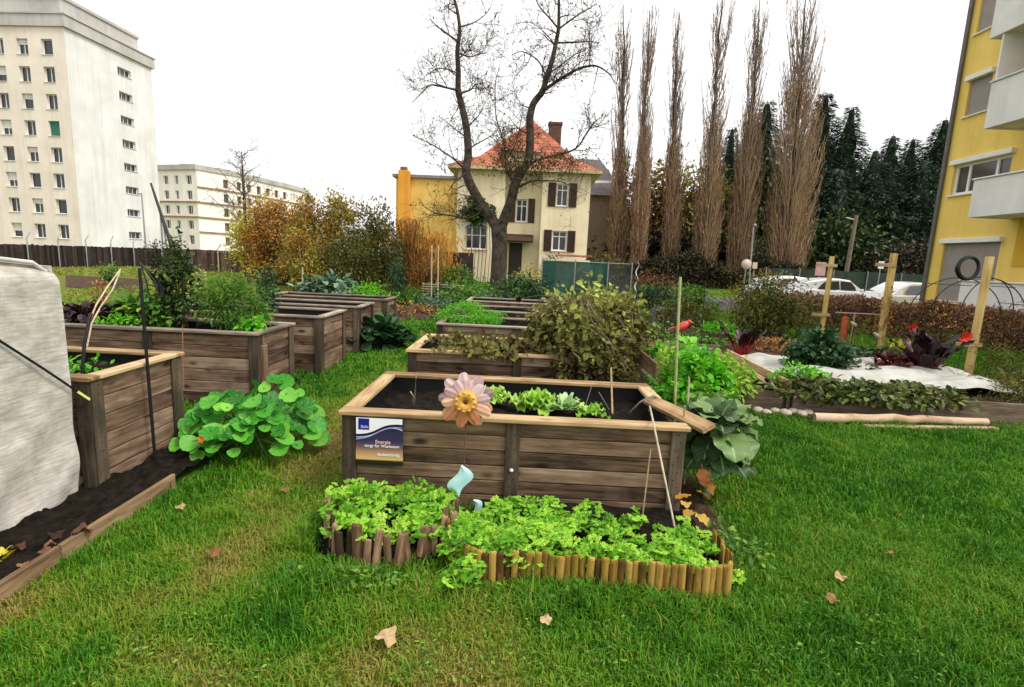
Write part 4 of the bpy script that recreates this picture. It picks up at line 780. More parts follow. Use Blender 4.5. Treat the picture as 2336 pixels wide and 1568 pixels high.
# fleece sheet lying on the low bed
xs, ys = np.meshgrid(np.linspace(3.45, 6.65, 130), np.linspace(6.7, 8.5, 80))
zz = .3+.1*vnoise(xs, ys, .5, 1)+.05*vnoise(xs, ys, .2, 2)+.022*np.sin(xs*3-ys*9+3*vnoise(xs, ys, .4, 0))-.1*np.clip((np.maximum(abs(xs-5.05)/1.6, abs(ys-7.6)/.9)-.82)/.18, 0, 1)
xx = xs+.1*(ys-7.5)*.8; FLW = M_plain('white_fleece', (.36, .35, .31), .9, .1, 6, bmp=.5, c2=(.52, .51, .46), spec=.1, bscale=60)
mb = MB(); mb.grid(xx, ys, zz); tag(mb.build('fleece_sheet', FLW, loc=(5, 7.5, .3)), 'white fleece sheet lying rumpled on the low bed', 'fleece')
# chard and kale
rosette('red_chard', 'red stemmed chard with dark leaves in front of the low board', 'chard', (*G(1690, 815, .2)[:2], .16), 16, .44, .13, (L_purp, REDST), (1.5, .95), .55, .12, .1, .75, 'red stemmed chards', None, .03, .014)
rosette('red_chard', 'widest dark chard standing in the white fleece', 'chard', (*G(2108, 852, .3)[:2], .27), 26, .56, .2, (L_purp, PINKST), (1.6, 1.0), .7, .16, .1, .4, 'red stemmed chards', None, .05, .013)
rosette('red_chard', 'small far chard beside the red bird', 'chard', (*G(1574, 726, .2)[:2], .2), 10, .36, .13, (L_purp, REDST), (1.5, 1.0), .5, .12, .1, .7, 'red stemmed chards', None, .03, .014)
bush('dark_plant', 'maroon low leaves left of the widest chard', 'plant', (*G(2060, 845, .3)[:2], .28), (.35, .25, .22), (M_leaf('maroon_leaf', [hexc('#2a0c0c'), hexc('#4e1816'), hexc('#6d2a22')], .2), PINKST), 300, .12, T_OVW, 20, .2, .4)
rosette('big_leaf_plant', 'single yellow olive leaf curling over the fleece', 'plant', (*G(1975, 850, .3)[:2], .28), 5, .3, .2, (L_oliv, STEMG), (1.2, .4), .9, .1, .2, .2)
bush('kale_plant', 'dense dark green kale between post and fleece', 'kale', (*G(1868, 848, .3)[:2], .26), (.43, .4, .62), (L_kale, STEMG), 1900, .085, T_OVW, 45, .15, .4, zlow=.05)
bush('kale_plant', 'low dark leafy row behind the fleece', 'kale', (*G(2010, 818, .3)[:2], .2), (.75, .3, .25), (L_dark, STEMG), 800, .09, T_OVW, 30, .2, .4)
bush('kale_plant', 'pale grey leaves at the edge of the dense kale', 'kale', (*G(1925, 838, .3)[:2], .28), (.22, .2, .3), (L_blue, STEMG), 300, .06, T_OV, 24, .2, .4)
for u, lab, w in ((1835, 'leftmost strawberry clump hanging over the low board', .4), (1915, 'second strawberry clump on the low board', .42), (2000, 'middle strawberry clump on the low board', .42), (2085, 'strawberry clump below the widest chard', .42), (2165, 'strawberry clump left of the dry grass', .45)):
    p = G(u, 893+(u-1835)*.075, zf); bush('strawberry_plant', lab, 'strawberry', (p[0], 6.36, .16), (w, .3, .22), (L_straw, STEMG), 520, .075, T_OVW, 34, .2, .4, group='strawberry plants on the low board', stems=16)
bush('low_plant', 'yellow green leaves on the left of the strawberries', 'plant', (*G(1822, 880, zf)[:2], zf), (.3, .25, .26), (L_brt, STEMG), 420, .07, T_OV, 26, .2, .4)
bush('flower_plant', 'yellowish plant at the foot of the middle post', 'plant', (*G(2065, 830, .2)[:2], .1), (.35, .3, .5), (L_yel, STEMG), 500, .07, T_OV, 30, .2, .4)
bush('dry_plants', 'brown dried plants along the low bed by the red chard', 'plant', (*G(1790, 795, .24)[:2], .22), (1.0, .4, .2), (L_dry, TWIG), 900, .07, T_Q, 40, .2, .4)
bush('low_plant', 'green row of leaves left of the red chard', 'plant', (*G(1585, 782, .24)[:2], .22), (.7, .3, .16), (L_mid, STEMG), 700, .07, T_OV, 30, .2, .4)
for u, v, r, n, lab, mt in ((2290, 940, (.5, .6, .6), 1500, 'dry yellow grass clump at the right end of the low board', L_oliv), (2320, 880, (.5, .7, .7), 1300, 'tall dry weeds at the right edge of the photo', L_oliv), (2300, 800, (.7, .7, 1.1), 1100, 'brown seed stalks before the hedge', L_hedge)):
    p = G(u, v); bush('dry_weeds', lab, 'weeds', p, r, (mt, TWIG), n, .075, T_QN, 50, .2, .3, stems=40, stemr=.006)
# log and stones
lg0 = G(1858, 952, .06); lg1 = G(2250, 962, .06); m = MB(); tt = np.linspace(0, 1, 14)[:, None]; m.tube(lg0+(lg1-lg0)*tt+np.c_[np.zeros(14), .01*rng.normal(size=14), .006*rng.normal(size=14)], .055*np.linspace(1.05, .8, 14), 12)
LOGM = M_wood('log_wood', [(.12, .07, .035), (.34, .22, .12), (.52, .38, .25)], gs=(2, 12, 12), knots=.3); tag(m.build('log', LOGM, loc=(lg0+lg1)/2), 'long pale log lying in front of the low board', 'log')
m = MB(); m.bar(lg0+(.5, -.13, -.04), lg1+(.02, -.12, -.04), .07, .025); tag(m.build('loose_board', W_kick, loc=lg1), 'thin board lying in the grass before the log', 'board')
STO = M_plain('stone', (.34, .26, .2), .85, .35, 6, bmp=.5, c2=(.6, .5, .42))
for i, u in enumerate((1728, 1747, 1768, 1790, 1808, 1826, 1842)):
    p = G(u, 942+(i % 2)*3+i*.8, .0); r = .05+.018*rng.random(); m = MB(); th, ph = np.meshgrid(np.linspace(0, PI, 9), np.linspace(0, 2*PI, 15)); rr = r*(1+.25*(vnoise(th*3+i, ph*2, .9, 1)-.5))
    m.grid(p[0]+1.2*rr*np.sin(th)*np.cos(ph), p[1]+rr*np.sin(th)*np.sin(ph), .03+.7*rr*np.cos(th)); tag(m.build('stone', STO, loc=p), 'small pale stone in the row left of the log', 'stone', 'stones beside the log')
mb = MB(); xs, ys = np.meshgrid(np.linspace(2.8, 7.2, 60), np.linspace(5.95, 6.35, 10)); mb.grid(xs, ys, .002+.03*vnoise(xs, ys, .1, 1)*np.clip((ys-5.95)*6, 0, 1)-.03*np.clip((6.05-ys)*10, 0, 1)); tag(mb.build('soil_strip', SOILB, loc=(5, 6.1, 0)), kind='structure')
# trellis posts
def post(label, u0, v0, u1, v1, w, cross):
    b = G(u0, v0); t_ = AY(u1, v1, b[1]); hgt = t_[2]; t = thing('trellis_post', label, 'post', b, 'tall yellow wooden posts'); m = MB()
    m.tube([b, (b[0], b[1], hgt/2), (b[0], b[1], hgt-.01), (b[0], b[1], hgt)], [w/2*1.05, w/2, w/2, w/2*.9], 12); m.build('shaft', W_pole, t)
    for ul, vl, ur, vr in cross:
        m = MB(); a = AY(ul, vl, b[1]-w/2-.012); c = AY(ur, vr, b[1]-w/2-.012); c[2] = a[2] = (a[2]+c[2])/2; m.bar(a, c, .024, .07); m.build('crossbar', W_rim, t)
    return t
post('left tall wooden post with two short crossbars', 1870, 790, 1893, 585, .105, [(1864, 604, 1910, 607), (1852, 717, 1893, 719)])
post('middle tall wooden post with one crossbar and dry creeper', 2003, 812, 2028, 578, .14, [(1997, 603, 2044, 607)])
post('right tall wooden post carrying the black hose coil', 2207, 860, 2240, 585, .125, [(2180, 785, 2240, 788)])
bush('creeper', 'dry red brown creeper climbing the middle post', 'creeper', (*G(2003, 812)[:2], .1), (.14, .16, 1.35), (L_red, TWIG), 420, .05, T_Q, 40, .18, .6, stems=14)
m = MB(); b = G(1788, 750); m.tube([(b[0], b[1], 0), (b[0], b[1], .78), (b[0], b[1], .84)], [.06, .06, .05], 10); tag(m.build('wooden_post', W_pole, loc=b), 'short brown wooden post beside the dark bush', 'post')
m = MB(); b = G(1918, 800); m.tube([(b[0], b[1], 0), (b[0], b[1], .75)], .07, 10); tag(m.build('red_post', M_plain('faded_red', (.35, .07, .03), .7, .4, 8), loc=b), 'short faded red post between the two left posts', 'post')
b = G(1935, 790); m = MB(); m.bar(AY(1905, 713, b[1]), AY(2010, 718, b[1]), .03, .03); m.tube([(AY(1950, 715, b[1])[0], b[1], 0), AY(1950, 715, b[1])], .02, 6); tag(m.build('wooden_rail', M_plain('pinkish_wood', (.4, .26, .2), .8), loc=b), 'thin pinkish rail between the two left posts', 'rail')
# hose coil
hc = AY(2207, 612, 9.02); t = thing('hose_coil', 'black hose coil hanging on the right wooden post', 'hose', hc)
m = MB()
for k in range(5):
    an = np.linspace(0, 2*PI, 40); r = .165+.016*(k % 3); dy = -.03+.022*(k//2); m.tube([(hc[0]+r*math.cos(a)*.96, hc[1]+dy+.006*math.sin(3*a+k), hc[2]+r*math.sin(a)) for a in an], .014, 8, cap=False)
m.build('coil', BLACKP, t)
# garden arch
ARM = M_plain('dark_iron', (.02, .022, .02), .6); ac = AY(2228, 690, 10.2); t = thing('garden_arch', 'dark metal garden arch behind the right wooden post', 'arch', (ac[0], 10.2, 0))
def hoop(r, Y, x, spring, nm='hoop', k=.75):
    P = [(x-r, Y, 0), (x-r, Y, spring*.5), (x-r, Y, spring)]+[(x-r*math.cos(a), Y, spring+k*r*math.sin(a)) for a in np.linspace(.12, PI-.12, 22)]+[(x+r, Y, spring), (x+r, Y, spring*.5), (x+r, Y, 0)]
    m = MB(); m.tube(P, .0095, 6); m.build(nm, ARM, t)
sp = .95; hoop(.93, 10.2, ac[0]+.05, sp, k=.85); hoop(.5, 10.0, ac[0]+.05, sp+.02, k=1.5); hoop(.93, 10.75, ac[0]+.07, sp-.03, k=.85)
for z, w in ((sp+.62, .62), (sp+.3, .85), (sp-.25, .93), (.35, .93)):
    m = MB()
    for s in (-1, 1): m.tube([(ac[0]+.05+s*w, 10.2, z), (ac[0]+.05+s*min(w*.55, .5), 10.02, z)], .007, 6); m.tube([(ac[0]+.05+s*w, 10.2, z), (ac[0]+.06+s*w, 10.75, z)], .007, 6)
    m.build('crosspiece', ARM, t)
# red garden ornaments
REDG = M_plain('red_enamel', (.62, .03, .015), .35, .25, 12)
def redflower(label, u, v, Y, s, base=None):
    p = AY(u, v, Y); t = thing('garden_ornament', label, 'ornament', (p[0], Y, 0), 'red garden ornaments'); m = MB(); k = 9; an = np.arange(k)*2*PI/k+.5*rng.random(k)
    m.place(T_OVW, np.repeat(p[None], k, 0), np.c_[np.cos(an), -.55+0*an, np.sin(an)], np.array((0, -1., .2)), s*(.8+.4*rng.random(k)), rng.random(k), 0, True); m.build('petals', REDG, t)
    m = MB(); m.tube([(p[0]-.02, Y+.01, 0), (p[0], Y+.01, p[2])], .007, 6); m.build('rod', DKW, t); return t
redflower('red metal flower left of the right wooden post', 2200, 772, 8.9, .12); redflower('red metal flower behind the widest chard', 2080, 748, 11.5, .11)
def bird(label, u, v, Y, mat, s=.2, flip=1, cat='ornament'):
    p = AY(u, v, Y); t = thing('bird_ornament', label, cat, (p[0], Y, 0)); m = MB(); th, ph = np.meshgrid(np.linspace(0, PI, 10), np.linspace(0, 2*PI, 15))
    m.grid(p[0]+flip*s*.55*np.cos(th), Y+s*.3*np.sin(th)*np.cos(ph), p[2]+s*.36*np.sin(th)*np.sin(ph)+.25*s*np.cos(th)); m.lathe([(0, s*.2), (s*.14, s*.14), (s*.2, 0), (s*.14, -s*.14), (0, -s*.2)], p+(flip*s*.5, 0, s*.35), 12); m.build('body', mat, t)
    m = MB(); m.add([p+(flip*s*.66, -.03, s*.35), p+(flip*s*.66, .03, s*.35), p+(flip*s*.95, 0, s*.3), p+(flip*s*.66, 0, s*.42)], np.array([(0, 2, 3), (1, 3, 2), (0, 1, 2)])); m.build('beak', TAN, t)
    m = MB(); m.place(T_OV, [p+(-flip*s*.4, 0, -.05*s)], [(-flip, 0, -.25)], np.array((0, 0, 1.)), s*.7, .5); m.build('tail', mat, t); m = MB(); m.tube([(p[0], Y, 0), p], .008, 6); m.build('rod', DKW, t)
bird('red bird ornament with pale beak beside the tallest cane', 1556, 745, 9.6, M_plain('red_paint', (.55, .06, .035), .4, .3, 10), .24)
bird('pale wooden bird on a stick right of the faded red post', 1948, 740, 11.5, M_plain('pale_wood', (.5, .42, .33), .7), .12, -1); bird('pale wooden bird on the middle post', 2002, 766, 10.9, M_plain('pale_wood_bird', (.5, .4, .3), .7), .13, -1)
# dark tarpaulin heap
c = G(1515, 740); m = MB(); xs, ys = np.meshgrid(np.linspace(-1, 1, 40), np.linspace(-1, 1, 26)); r = np.clip(1-np.hypot(xs, ys)**2, 0, 1); m.grid(c[0]+xs*.6, c[1]+ys*.45, .02+r**.5*(.3+.25*vnoise(xs, ys, .4, 1))+.06*vnoise(xs, ys, .12, 2)); tag(m.build('tarpaulin', M_plain('dark_blue_foil', (.03, .035, .05), .35, .4, 6, bmp=.5), loc=c), 'crumpled dark blue tarpaulin heap on the lawn', 'tarpaulin')
# green screen
g0 = AY(1234, 655, 16.5); g1 = AY(1438, 655, 16.5); t = thing('privacy_screen', 'green mesh screen with grey posts in front of the house', 'screen', ((g0[0]+g1[0])/2, 16.5, 0))
GRS = M_plain('green_mesh', (.015, .08, .062), .6, .35, 1.5, c2=(.045, .16, .12), trans=.35); split = AY(1388, 600, 16.5)[0]; zt = AY(1238, 594, 16.5)[2]
def see_through(mt, f):
    nt = mt.node_tree; out = nt.nodes['Material Output']; sh = out.inputs['Surface'].links[0].from_socket; tr_ = nt.nodes.new('ShaderNodeBsdfTransparent'); mx = nt.nodes.new('ShaderNodeMixShader'); mx.inputs[0].default_value = f
    nt.links.new(sh, mx.inputs[1]); nt.links.new(tr_.outputs[0], mx.inputs[2]); nt.links.new(mx.outputs[0], out.inputs['Surface']); return mt
see_through(GRS, .2)
for a, b, mt, lab in ((g0[0], split, GRS, 'green half'), (split+.03, g1[0], M_plain('grey_mesh', (.06, .065, .06), .7, .4, 3), 'greyish half')):
    xs, zs = np.meshgrid(np.linspace(a, b, 40), np.linspace(.05, zt, 14))
    for k in (0, .012):
        pass
    m = MB(); yy = 16.5+.03*np.sin(xs*5)+.02*np.sin(zs*4+xs*3); m.grid(xs, yy, zs); m.grid(xs[:, ::-1], yy[:, ::-1]+.008, zs[:, ::-1]); m.build('mesh_panel', mt if mt is GRS else see_through(mt, .65), t)
for x in (g0[0], split, g1[0], (g0[0]+split)/2):
    m = MB(); m.tube([(x, 16.46, 0), (x, 16.46, zt+.05)], .022, 8); m.build('post', STEEL, t)
m = MB(); m.tube([(g0[0], 16.47, zt), (g1[0], 16.47, zt)], .012, 6); m.build('rail', STEEL, t)
# pale stakes and wicker near orange reeds
for u, lab in ((1000, 'pale stake right of the orange reeds'), (985, 'pale stake in front of the orange reeds'), (690, 'pale stake behind the left beds')):
    p = AY(u, 640, 17.); canes('garden_stake', lab, 'stake', [[(p[0], 17., 0), AY(u, 560 if u > 900 else 610, 17.)]], PALE, .025, group='pale garden stakes')
wk = AY(1000, 645, 17.5); t = thing('wattle_fence', 'low pale wattle fence right of the orange reeds', 'fence', (wk[0], 17.5, 0)); m = MB()
for i in range(14): m.tube([(wk[0]-.5+i*.1, 17.5, 0), (wk[0]-.5+i*.1+.02*rng.normal(), 17.5, .75+.15*rng.random())], .016, 5)
m.build('upright', TAN, t); m = MB()
for i in range(9): m.tube([(wk[0]-.55, 17.47, .08+i*.08), (wk[0]+.9, 17.47, .08+i*.08)], .012, 5)
m.build('weave', PALE, t)
# ================================================================== hedge, road, cars
def hedge(label, a, b, w, h, n, mat, size=.08, hv=.1):
    a = np.asarray(a, float); b = np.asarray(b, float); L = np.linalg.norm(b-a); d = (b-a)/L; s = np.array((-d[1], d[0])); t = thing('hedge', label, 'hedge', (*((a+b)/2), 0))
    u = rng.random(n)*L; v = (rng.random(n)-.5)*w; z = h*rng.random(n)**.7*(.98-hv+2*hv*vnoise(u, v, .6 if hv < .2 else 1.6, 1)); P = np.c_[a[0]+d[0]*u+s[0]*v, a[1]+d[1]*u+s[1]*v, z]
    m = MB(); m.place(T_Q, P, rvec(n), rvec(n)+np.array((0, -.3, .8)), size*(.5+rng.random(n)), np.clip(.6*rng.random(n)+.4*vnoise(u, z*2, .7, 2), 0, 1)); m.build('foliage', mat, t); m = MB()
    for i in range(int(L*9)):
        q = rng.random()*L; vv = (rng.random()-.5)*w; p = np.array((a[0]+d[0]*q+s[0]*vv, a[1]+d[1]*q+s[1]*vv, 0)); e = p+np.array((rng.normal()*.15, rng.normal()*.15, h*(.7+.45*rng.random()))); m.tube([p, (p+e)/2+rng.normal(size=3)*.05, e], [.012, .008, .004], 4, cap=False)
    m.build('twig', TWIG, t)
hA = G(1790, 742)[:2]; hB = np.array((15.2, 9.5)); hedge('brown leafless looking beech hedge in front of the white cars', hA+(hA-hB)*.12, hB, .7, 1.02, 30000, L_hedge)
ASPH = M_plain('asphalt', (.06, .06, .062), .9, .25, 3, bmp=.3, bscale=80, c2=(.1, .1, .1)); mb = MB(); V = [(8, 21.5, .004), (70, 21.5, .004), (70, 31, .004), (8, 31, .004)]; mb.add(V, np.array([(0, 1, 2, 3)])); tag(mb.build('road', ASPH, loc=(20, 25, 0)), kind='structure')
CARW = M_plain('white_car_paint', (.78, .78, .79), .18, .02, 3, spec=.6); CGL = M_glass('car_glass', (.02, .025, .03), .04); RUB = M_plain('tyre_rubber', (.015, .015, .015), .8); RIM = M_plain('alloy', (.5, .5, .52), .3, .1, 5, metal=.8); LAMP = M_plain('lamp_glass', (.7, .72, .74), .1); RLAMP = M_plain('rear_lamp_glass', (.4, .02, .015), .15)
def car(label, x, y, yaw, hatch=False):
    t = thing('parked_car', label, 'car', (0, 0, 0), 'white cars parked behind the hedge')
    st = [(-2.1, .62, .30, .55), (-2.05, .74, .22, .74), (-1.6, .83, .18, .84), (-.9, .87, .17, .90), (0, .88, .17, .93), (.8, .87, .17, .92), (1.4, .84, .18, .9 if not hatch else .96), (1.95, .78, .24, .88), (2.1, .66, .34, .66)]
    def ring(x, w, z0, z1):
        return [(x, -w*.9, z0), (x, -w, z0+.18), (x, -w, (z0+z1)/2), (x, -w*.96, z1-.06), (x, -w*.82, z1), (x, 0, z1+.025), (x, w*.82, z1), (x, w*.96, z1-.06), (x, w, (z0+z1)/2), (x, w, z0+.18), (x, w*.9, z0)]
    def loft(rings, mb, close=True):
        R = np.array(rings); k = R.shape[1]; m = MB(); V = R.reshape(-1, 3); f = np.array([(i*k+j, i*k+(j+1) % k, (i+1)*k+(j+1) % k, (i+1)*k+j) for i in range(len(R)-1) for j in range(k)])
        mb.add(V, [f[:, ::-1], np.arange(k)[None], (np.arange(k)+(len(R)-1)*k)[None, ::-1]], .5, None, 0, False)
    m = MB(); loft([ring(*s) for s in st], m)
    cab = [(-1.0, .76, .86, .92), (-.42, .64, .88, 1.38), (.15, .63, .88, 1.44), (.75, .62, .88, 1.41), (1.35 if not hatch else 1.65, .62, .88, 1.18 if not hatch else 1.25), (1.8, .7, .84, .93)]
    loft([[(x, -w-.08, z0), (x, -w, z1-.05), (x, -w*.85, z1), (x, 0, z1+.02), (x, w*.85, z1), (x, w, z1-.05), (x, w+.08, z0)] for x, w, z0, z1 in cab], m); body = m.build('body', CARW, t)
    def quad(pts, mat, nm): mm = MB(); mm.add(pts, np.array([(0, 1, 2, 3)])); mm.add(np.array(pts), np.array([(3, 2, 1, 0)])); mm.build(nm, mat, t)
    for s in (-1, 1):
        quad([(-.72, s*.755, .93), (.1, s*.745, .95), (.1, s*.655, 1.33), (-.4, s*.668, 1.3)], CGL, 'side_window'); quad([(.17, s*.745, .95), (1.2, s*.745, .95), (.98, s*.655, 1.2), (.7, s*.655, 1.32), (.17, s*.655, 1.33)][:4] if False else [(.17, s*.745, .95), (1.22, s*.74, .95), (.86, s*.66, 1.28), (.17, s*.655, 1.33)], CGL, 'side_window')
        m = MB(); m.box((-.75, s*.95, .97), (.1, .16, .11), None, .03); m.build('wing_mirror', CARW, t)
        m = MB(); m.box((-2.06, s*.55, .62), (.1, .3, .13), None, .03); m.build('headlight', LAMP, t); m = MB(); m.box((2.06, s*.58, .74), (.1, .26, .13), None, .03); m.build('tail_light', RLAMP, t)
        for wx in (-1.32, 1.3):
            m = MB(); Rw = rotx(PI/2); m.lathe([(.2, -.1), (.3, -.11), (.325, -.06), (.325, .06), (.3, .11), (.2, .1)], (wx, s*.8, .325), 22, Rw); w = m.build('wheel', RUB, t); m = MB(); m.lathe([(0, .06), (.05, .075), (.19, .07), (.205, .09), (.205, -.09), (0, -.07)], (wx, s*.82, .325), 18, Rw if s < 0 else -Rw); m.build('rim', RIM, w)
    quad([(-.97, -.64, .955), (-.97, .64, .955), (-.46, .55, 1.37), (-.46, -.55, 1.37)], CGL, 'windscreen'); xr = 1.35 if not hatch else 1.65
    quad([(1.72, -.6, .99), (1.72, .6, .99), (xr-.28, .52, 1.28), (xr-.28, -.52, 1.28)], CGL, 'rear_window')
    t.location = (x, y, 0); t.rotation_euler = (0, 0, yaw); return t
c1 = AY(1890, 660, 25); c2 = AY(2045, 665, 24)
car('white car behind the left tall wooden post', c1[0]-.1, 24.6, PI+.12, True); car('white car behind the middle tall wooden post', c2[0], 23.2, PI+.3)
for (u, lab) in ((1790, 'pale car mostly hidden behind the white blossom'),): p = AY(u, 660, 26); car(lab, p[0]+.2, 25.8, PI+.1, True)
# green hedge-like fence behind the road
f0 = AY(1860, 640, 32); f1 = AY(2140, 640, 32); fz = AY(1990, 622, 32)[2]; t = thing('mesh_fence', 'dark green fence behind the parked cars', 'fence', (f0[0]+4, 32, 0)); m = MB(); xs, zs = np.meshgrid(np.linspace(f0[0]-3, f1[0]+6, 60), np.linspace(0, fz, 8)); m.grid(xs, 32+.04*np.sin(xs*2), zs); m.build('mesh', M_plain('dark_green_mesh', (.012, .025, .014), .8, .3, 2, c2=(.03, .055, .03)), t); m = MB()
for i in range(9): x = f0[0]-3+i*2.; m.tube([(x, 31.95, 0), (x, 31.95, fz+.05)], .03, 6)
m.build('post', STEEL, t)
# lamps, poles, signs
WGREY = M_plain('grey_brown_pole', (.17, .13, .1), .85, .3, 4)
def pole(name, label, cat, P, r, mat, extra=None):
    t = thing(name, label, cat, (P[0][0], P[0][1], 0)); m = MB(); m.tube(P, r, 8); m.build('pole', mat, t)
    if extra:
        for nm, Q, rr in extra: m = MB(); m.tube(Q, rr, 6); m.build(nm, STEEL, t)
    return t
a = AY(1929, 630, 35); b = AY(1954, 492, 35); ar = AY(1930, 497, 35); pole('utility_pole', 'leaning brown wooden pole with a short arm before the dark spruces', 'pole', [(a[0]-.1, 35, 0), a, b], [.16, .14, .11], WGREY, [('arm', [b-(0, 0, .3), ar], .05)])
a = AY(1713, 615, 38); b = AY(1719, 515, 38); pole('street_lamp', 'thin grey lamp post between the poplars', 'lamp', [(a[0], 38, 0), b], [.08, .05], STEEL, [('lamp_head', [b, b+(0, -.3, .05)], .09)])
a = AY(333, 566, 45); b = AY(323, 443, 45); pole('street_lamp', 'thin grey lamp post before the white tower', 'lamp', [(a[0], 45, 0), b], [.08, .05], STEEL, [('lamp_head', [b, b+(-.35, 0, .03)], .07)])
a = AY(395, 572, 38); b = AY(344, 418, 38); c = AY(372, 572, 38); a2 = AY(385, 572, 38); pole('leaning_mast', 'dark leaning lattice mast by the corner of the white tower', 'mast', [(a[0], 38, 0), a, b], [.16, .14, .07], M_plain('dark_mast', (.05, .045, .045), .8), [('strut', [(c[0], 38, 0), AY(366, 490, 38)], .06), ('strut', [(a2[0], 38, 0), AY(369, 490, 38)], .05)])
def sign(label, u, v, Y, r, colr, shape='round'):
    p = AY(u, v, Y); t = thing('road_sign', label, 'sign', (p[0], Y, 0)); m = MB(); m.tube([(p[0], Y+.03, 0), (p[0], Y+.03, p[2]+.1)], .03, 6); m.build('pole', STEEL, t); m = MB()
    if shape == 'round': m.lathe([(0, .012), (r, .01), (r, -.01), (0, -.012)], p, 20, rotx(PI/2))
    else: m.box(p, (r*1.5, .03, r*2), None, .005)
    m.build('panel', colr, t)
PSG = M_plain('pale_sign', (.62, .5, .42), .5, .15, 3); RWS = M_plain('pinkish_sign', (.5, .3, .28), .5, .25, 2)
sign('round pale sign above the mottled shrub', 1703, 603, 26, .24, PSG); sign('upright pale sign right of the round sign', 1722, 606, 26, .15, PSG, 'box'); sign('pinkish sign behind the left tall wooden post', 1872, 614, 29, .36, RWS, 'box'); sign('small white sign left of the middle tall wooden post', 2010, 605, 29, .2, M_plain('white_sign', (.7, .7, .7), .5), 'box')
# left board fence with steel posts
fa = G(-60, 612); fb = G(372, 607); fa, fb = fa[:2], fb[:2]
def fence(label, a, b, h, mat, npost, ph, plank=.14, pm=None):
    a = np.asarray(a, float); b = np.asarray(b, float); L = np.linalg.norm(b-a); d = (b-a)/L; t = thing('board_fence', label, 'fence', (*((a+b)/2), 0)); m = MB(); n = int(L/plank); ang = math.atan2(d[1], d[0])
    for i in range(n): p = a+d*(i+.5)*plank; m.box((p[0], p[1], h/2+random.gauss(0, .015)), (plank-.015, .025, h), rotz(ang), .004)
    m.build('board', mat, t); m = MB()
    for z in (.3, h-.25): m.bar((*(a+.04*np.array((-d[1], d[0]))), z), (*(b+.04*np.array((-d[1], d[0]))), z), .05, .09)
    m.build('rail', mat, t)
    for i in range(npost):
        p = a+d*L*(i+.5)/npost-.12*np.array((-d[1], d[0])); m = MB(); m.tube([(*p, 0), (*p, ph), (p[0]+.22*d[0], p[1]+.22*d[1], ph+.35)], .035, 6); m.build('post', pm or STEEL, t)
hf = AY(100, 566, 29)[2]; fence('long dark board fence in front of the white tower', fa, fb, 1.25, W_fence, 7, 1.6)
ga = AY(372, 612, 34)[:2]; gb = AY(905, 640, 33)[:2]; fence('low brown fence behind the autumn shrubs', ga, gb, 1.35, M_wood('brown_fence', [(.03, .016, .012), (.085, .045, .036), (.15, .09, .07)], gs=(2, 20, 20), var=.5, knots=0), 6, 1.4, .16, M_plain('pale_post', (.4, .33, .26), .8))
mb = MB(); V = np.array([G(150, 655), G(330, 668), G(340, 638), G(150, 628)])+(0, 0, .004); mb.add(V, np.array([(0, 1, 2, 3)])); tag(mb.build('soil_plot', SOILB, loc=V.mean(0)), kind='structure')
# ================================================================== buildings
def M_render(name, c, c2=None, s=.35): return M_plain(name, c, .9, .1, s, c2=c2, spec=.15, bmp=.15, bscale=60, streak=True)
def facade(mb, P, ax, W, Hh, ops, dep=.2, rnd=.5, mat=0):
    P = np.asarray(P, float); ax = np.asarray((*ax, 0), float); n = np.array((ax[1], -ax[0], 0)); us = sorted({0, W, *[o[0] for o in ops], *[o[1] for o in ops]}); zs = sorted({0, Hh, *[o[2] for o in ops], *[o[3] for o in ops]})
    pt = lambda u, z, d=0: P+ax*u+np.array((0, 0, z))-n*d
    for i in range(len(us)-1):
        for j in range(len(zs)-1):
            cu = (us[i]+us[i+1])/2; cz = (zs[j]+zs[j+1])/2
            if any(o[0] < cu < o[1] and o[2] < cz < o[3] for o in ops): continue
            mb.add([pt(us[i], zs[j]), pt(us[i+1], zs[j]), pt(us[i+1], zs[j+1]), pt(us[i], zs[j+1])], np.array([(0, 1, 2, 3)]), rnd, None, mat)
    for a, b, c, d in ops:
        for q in (((a, c), (b, c)), ((b, c), (b, d)), ((b, d), (a, d)), ((a, d), (a, c))):
            mb.add([pt(*q[0]), pt(*q[0], dep), pt(*q[1], dep), pt(*q[1])], np.array([(0, 1, 2, 3)]), rnd, None, mat)
_wc = {}
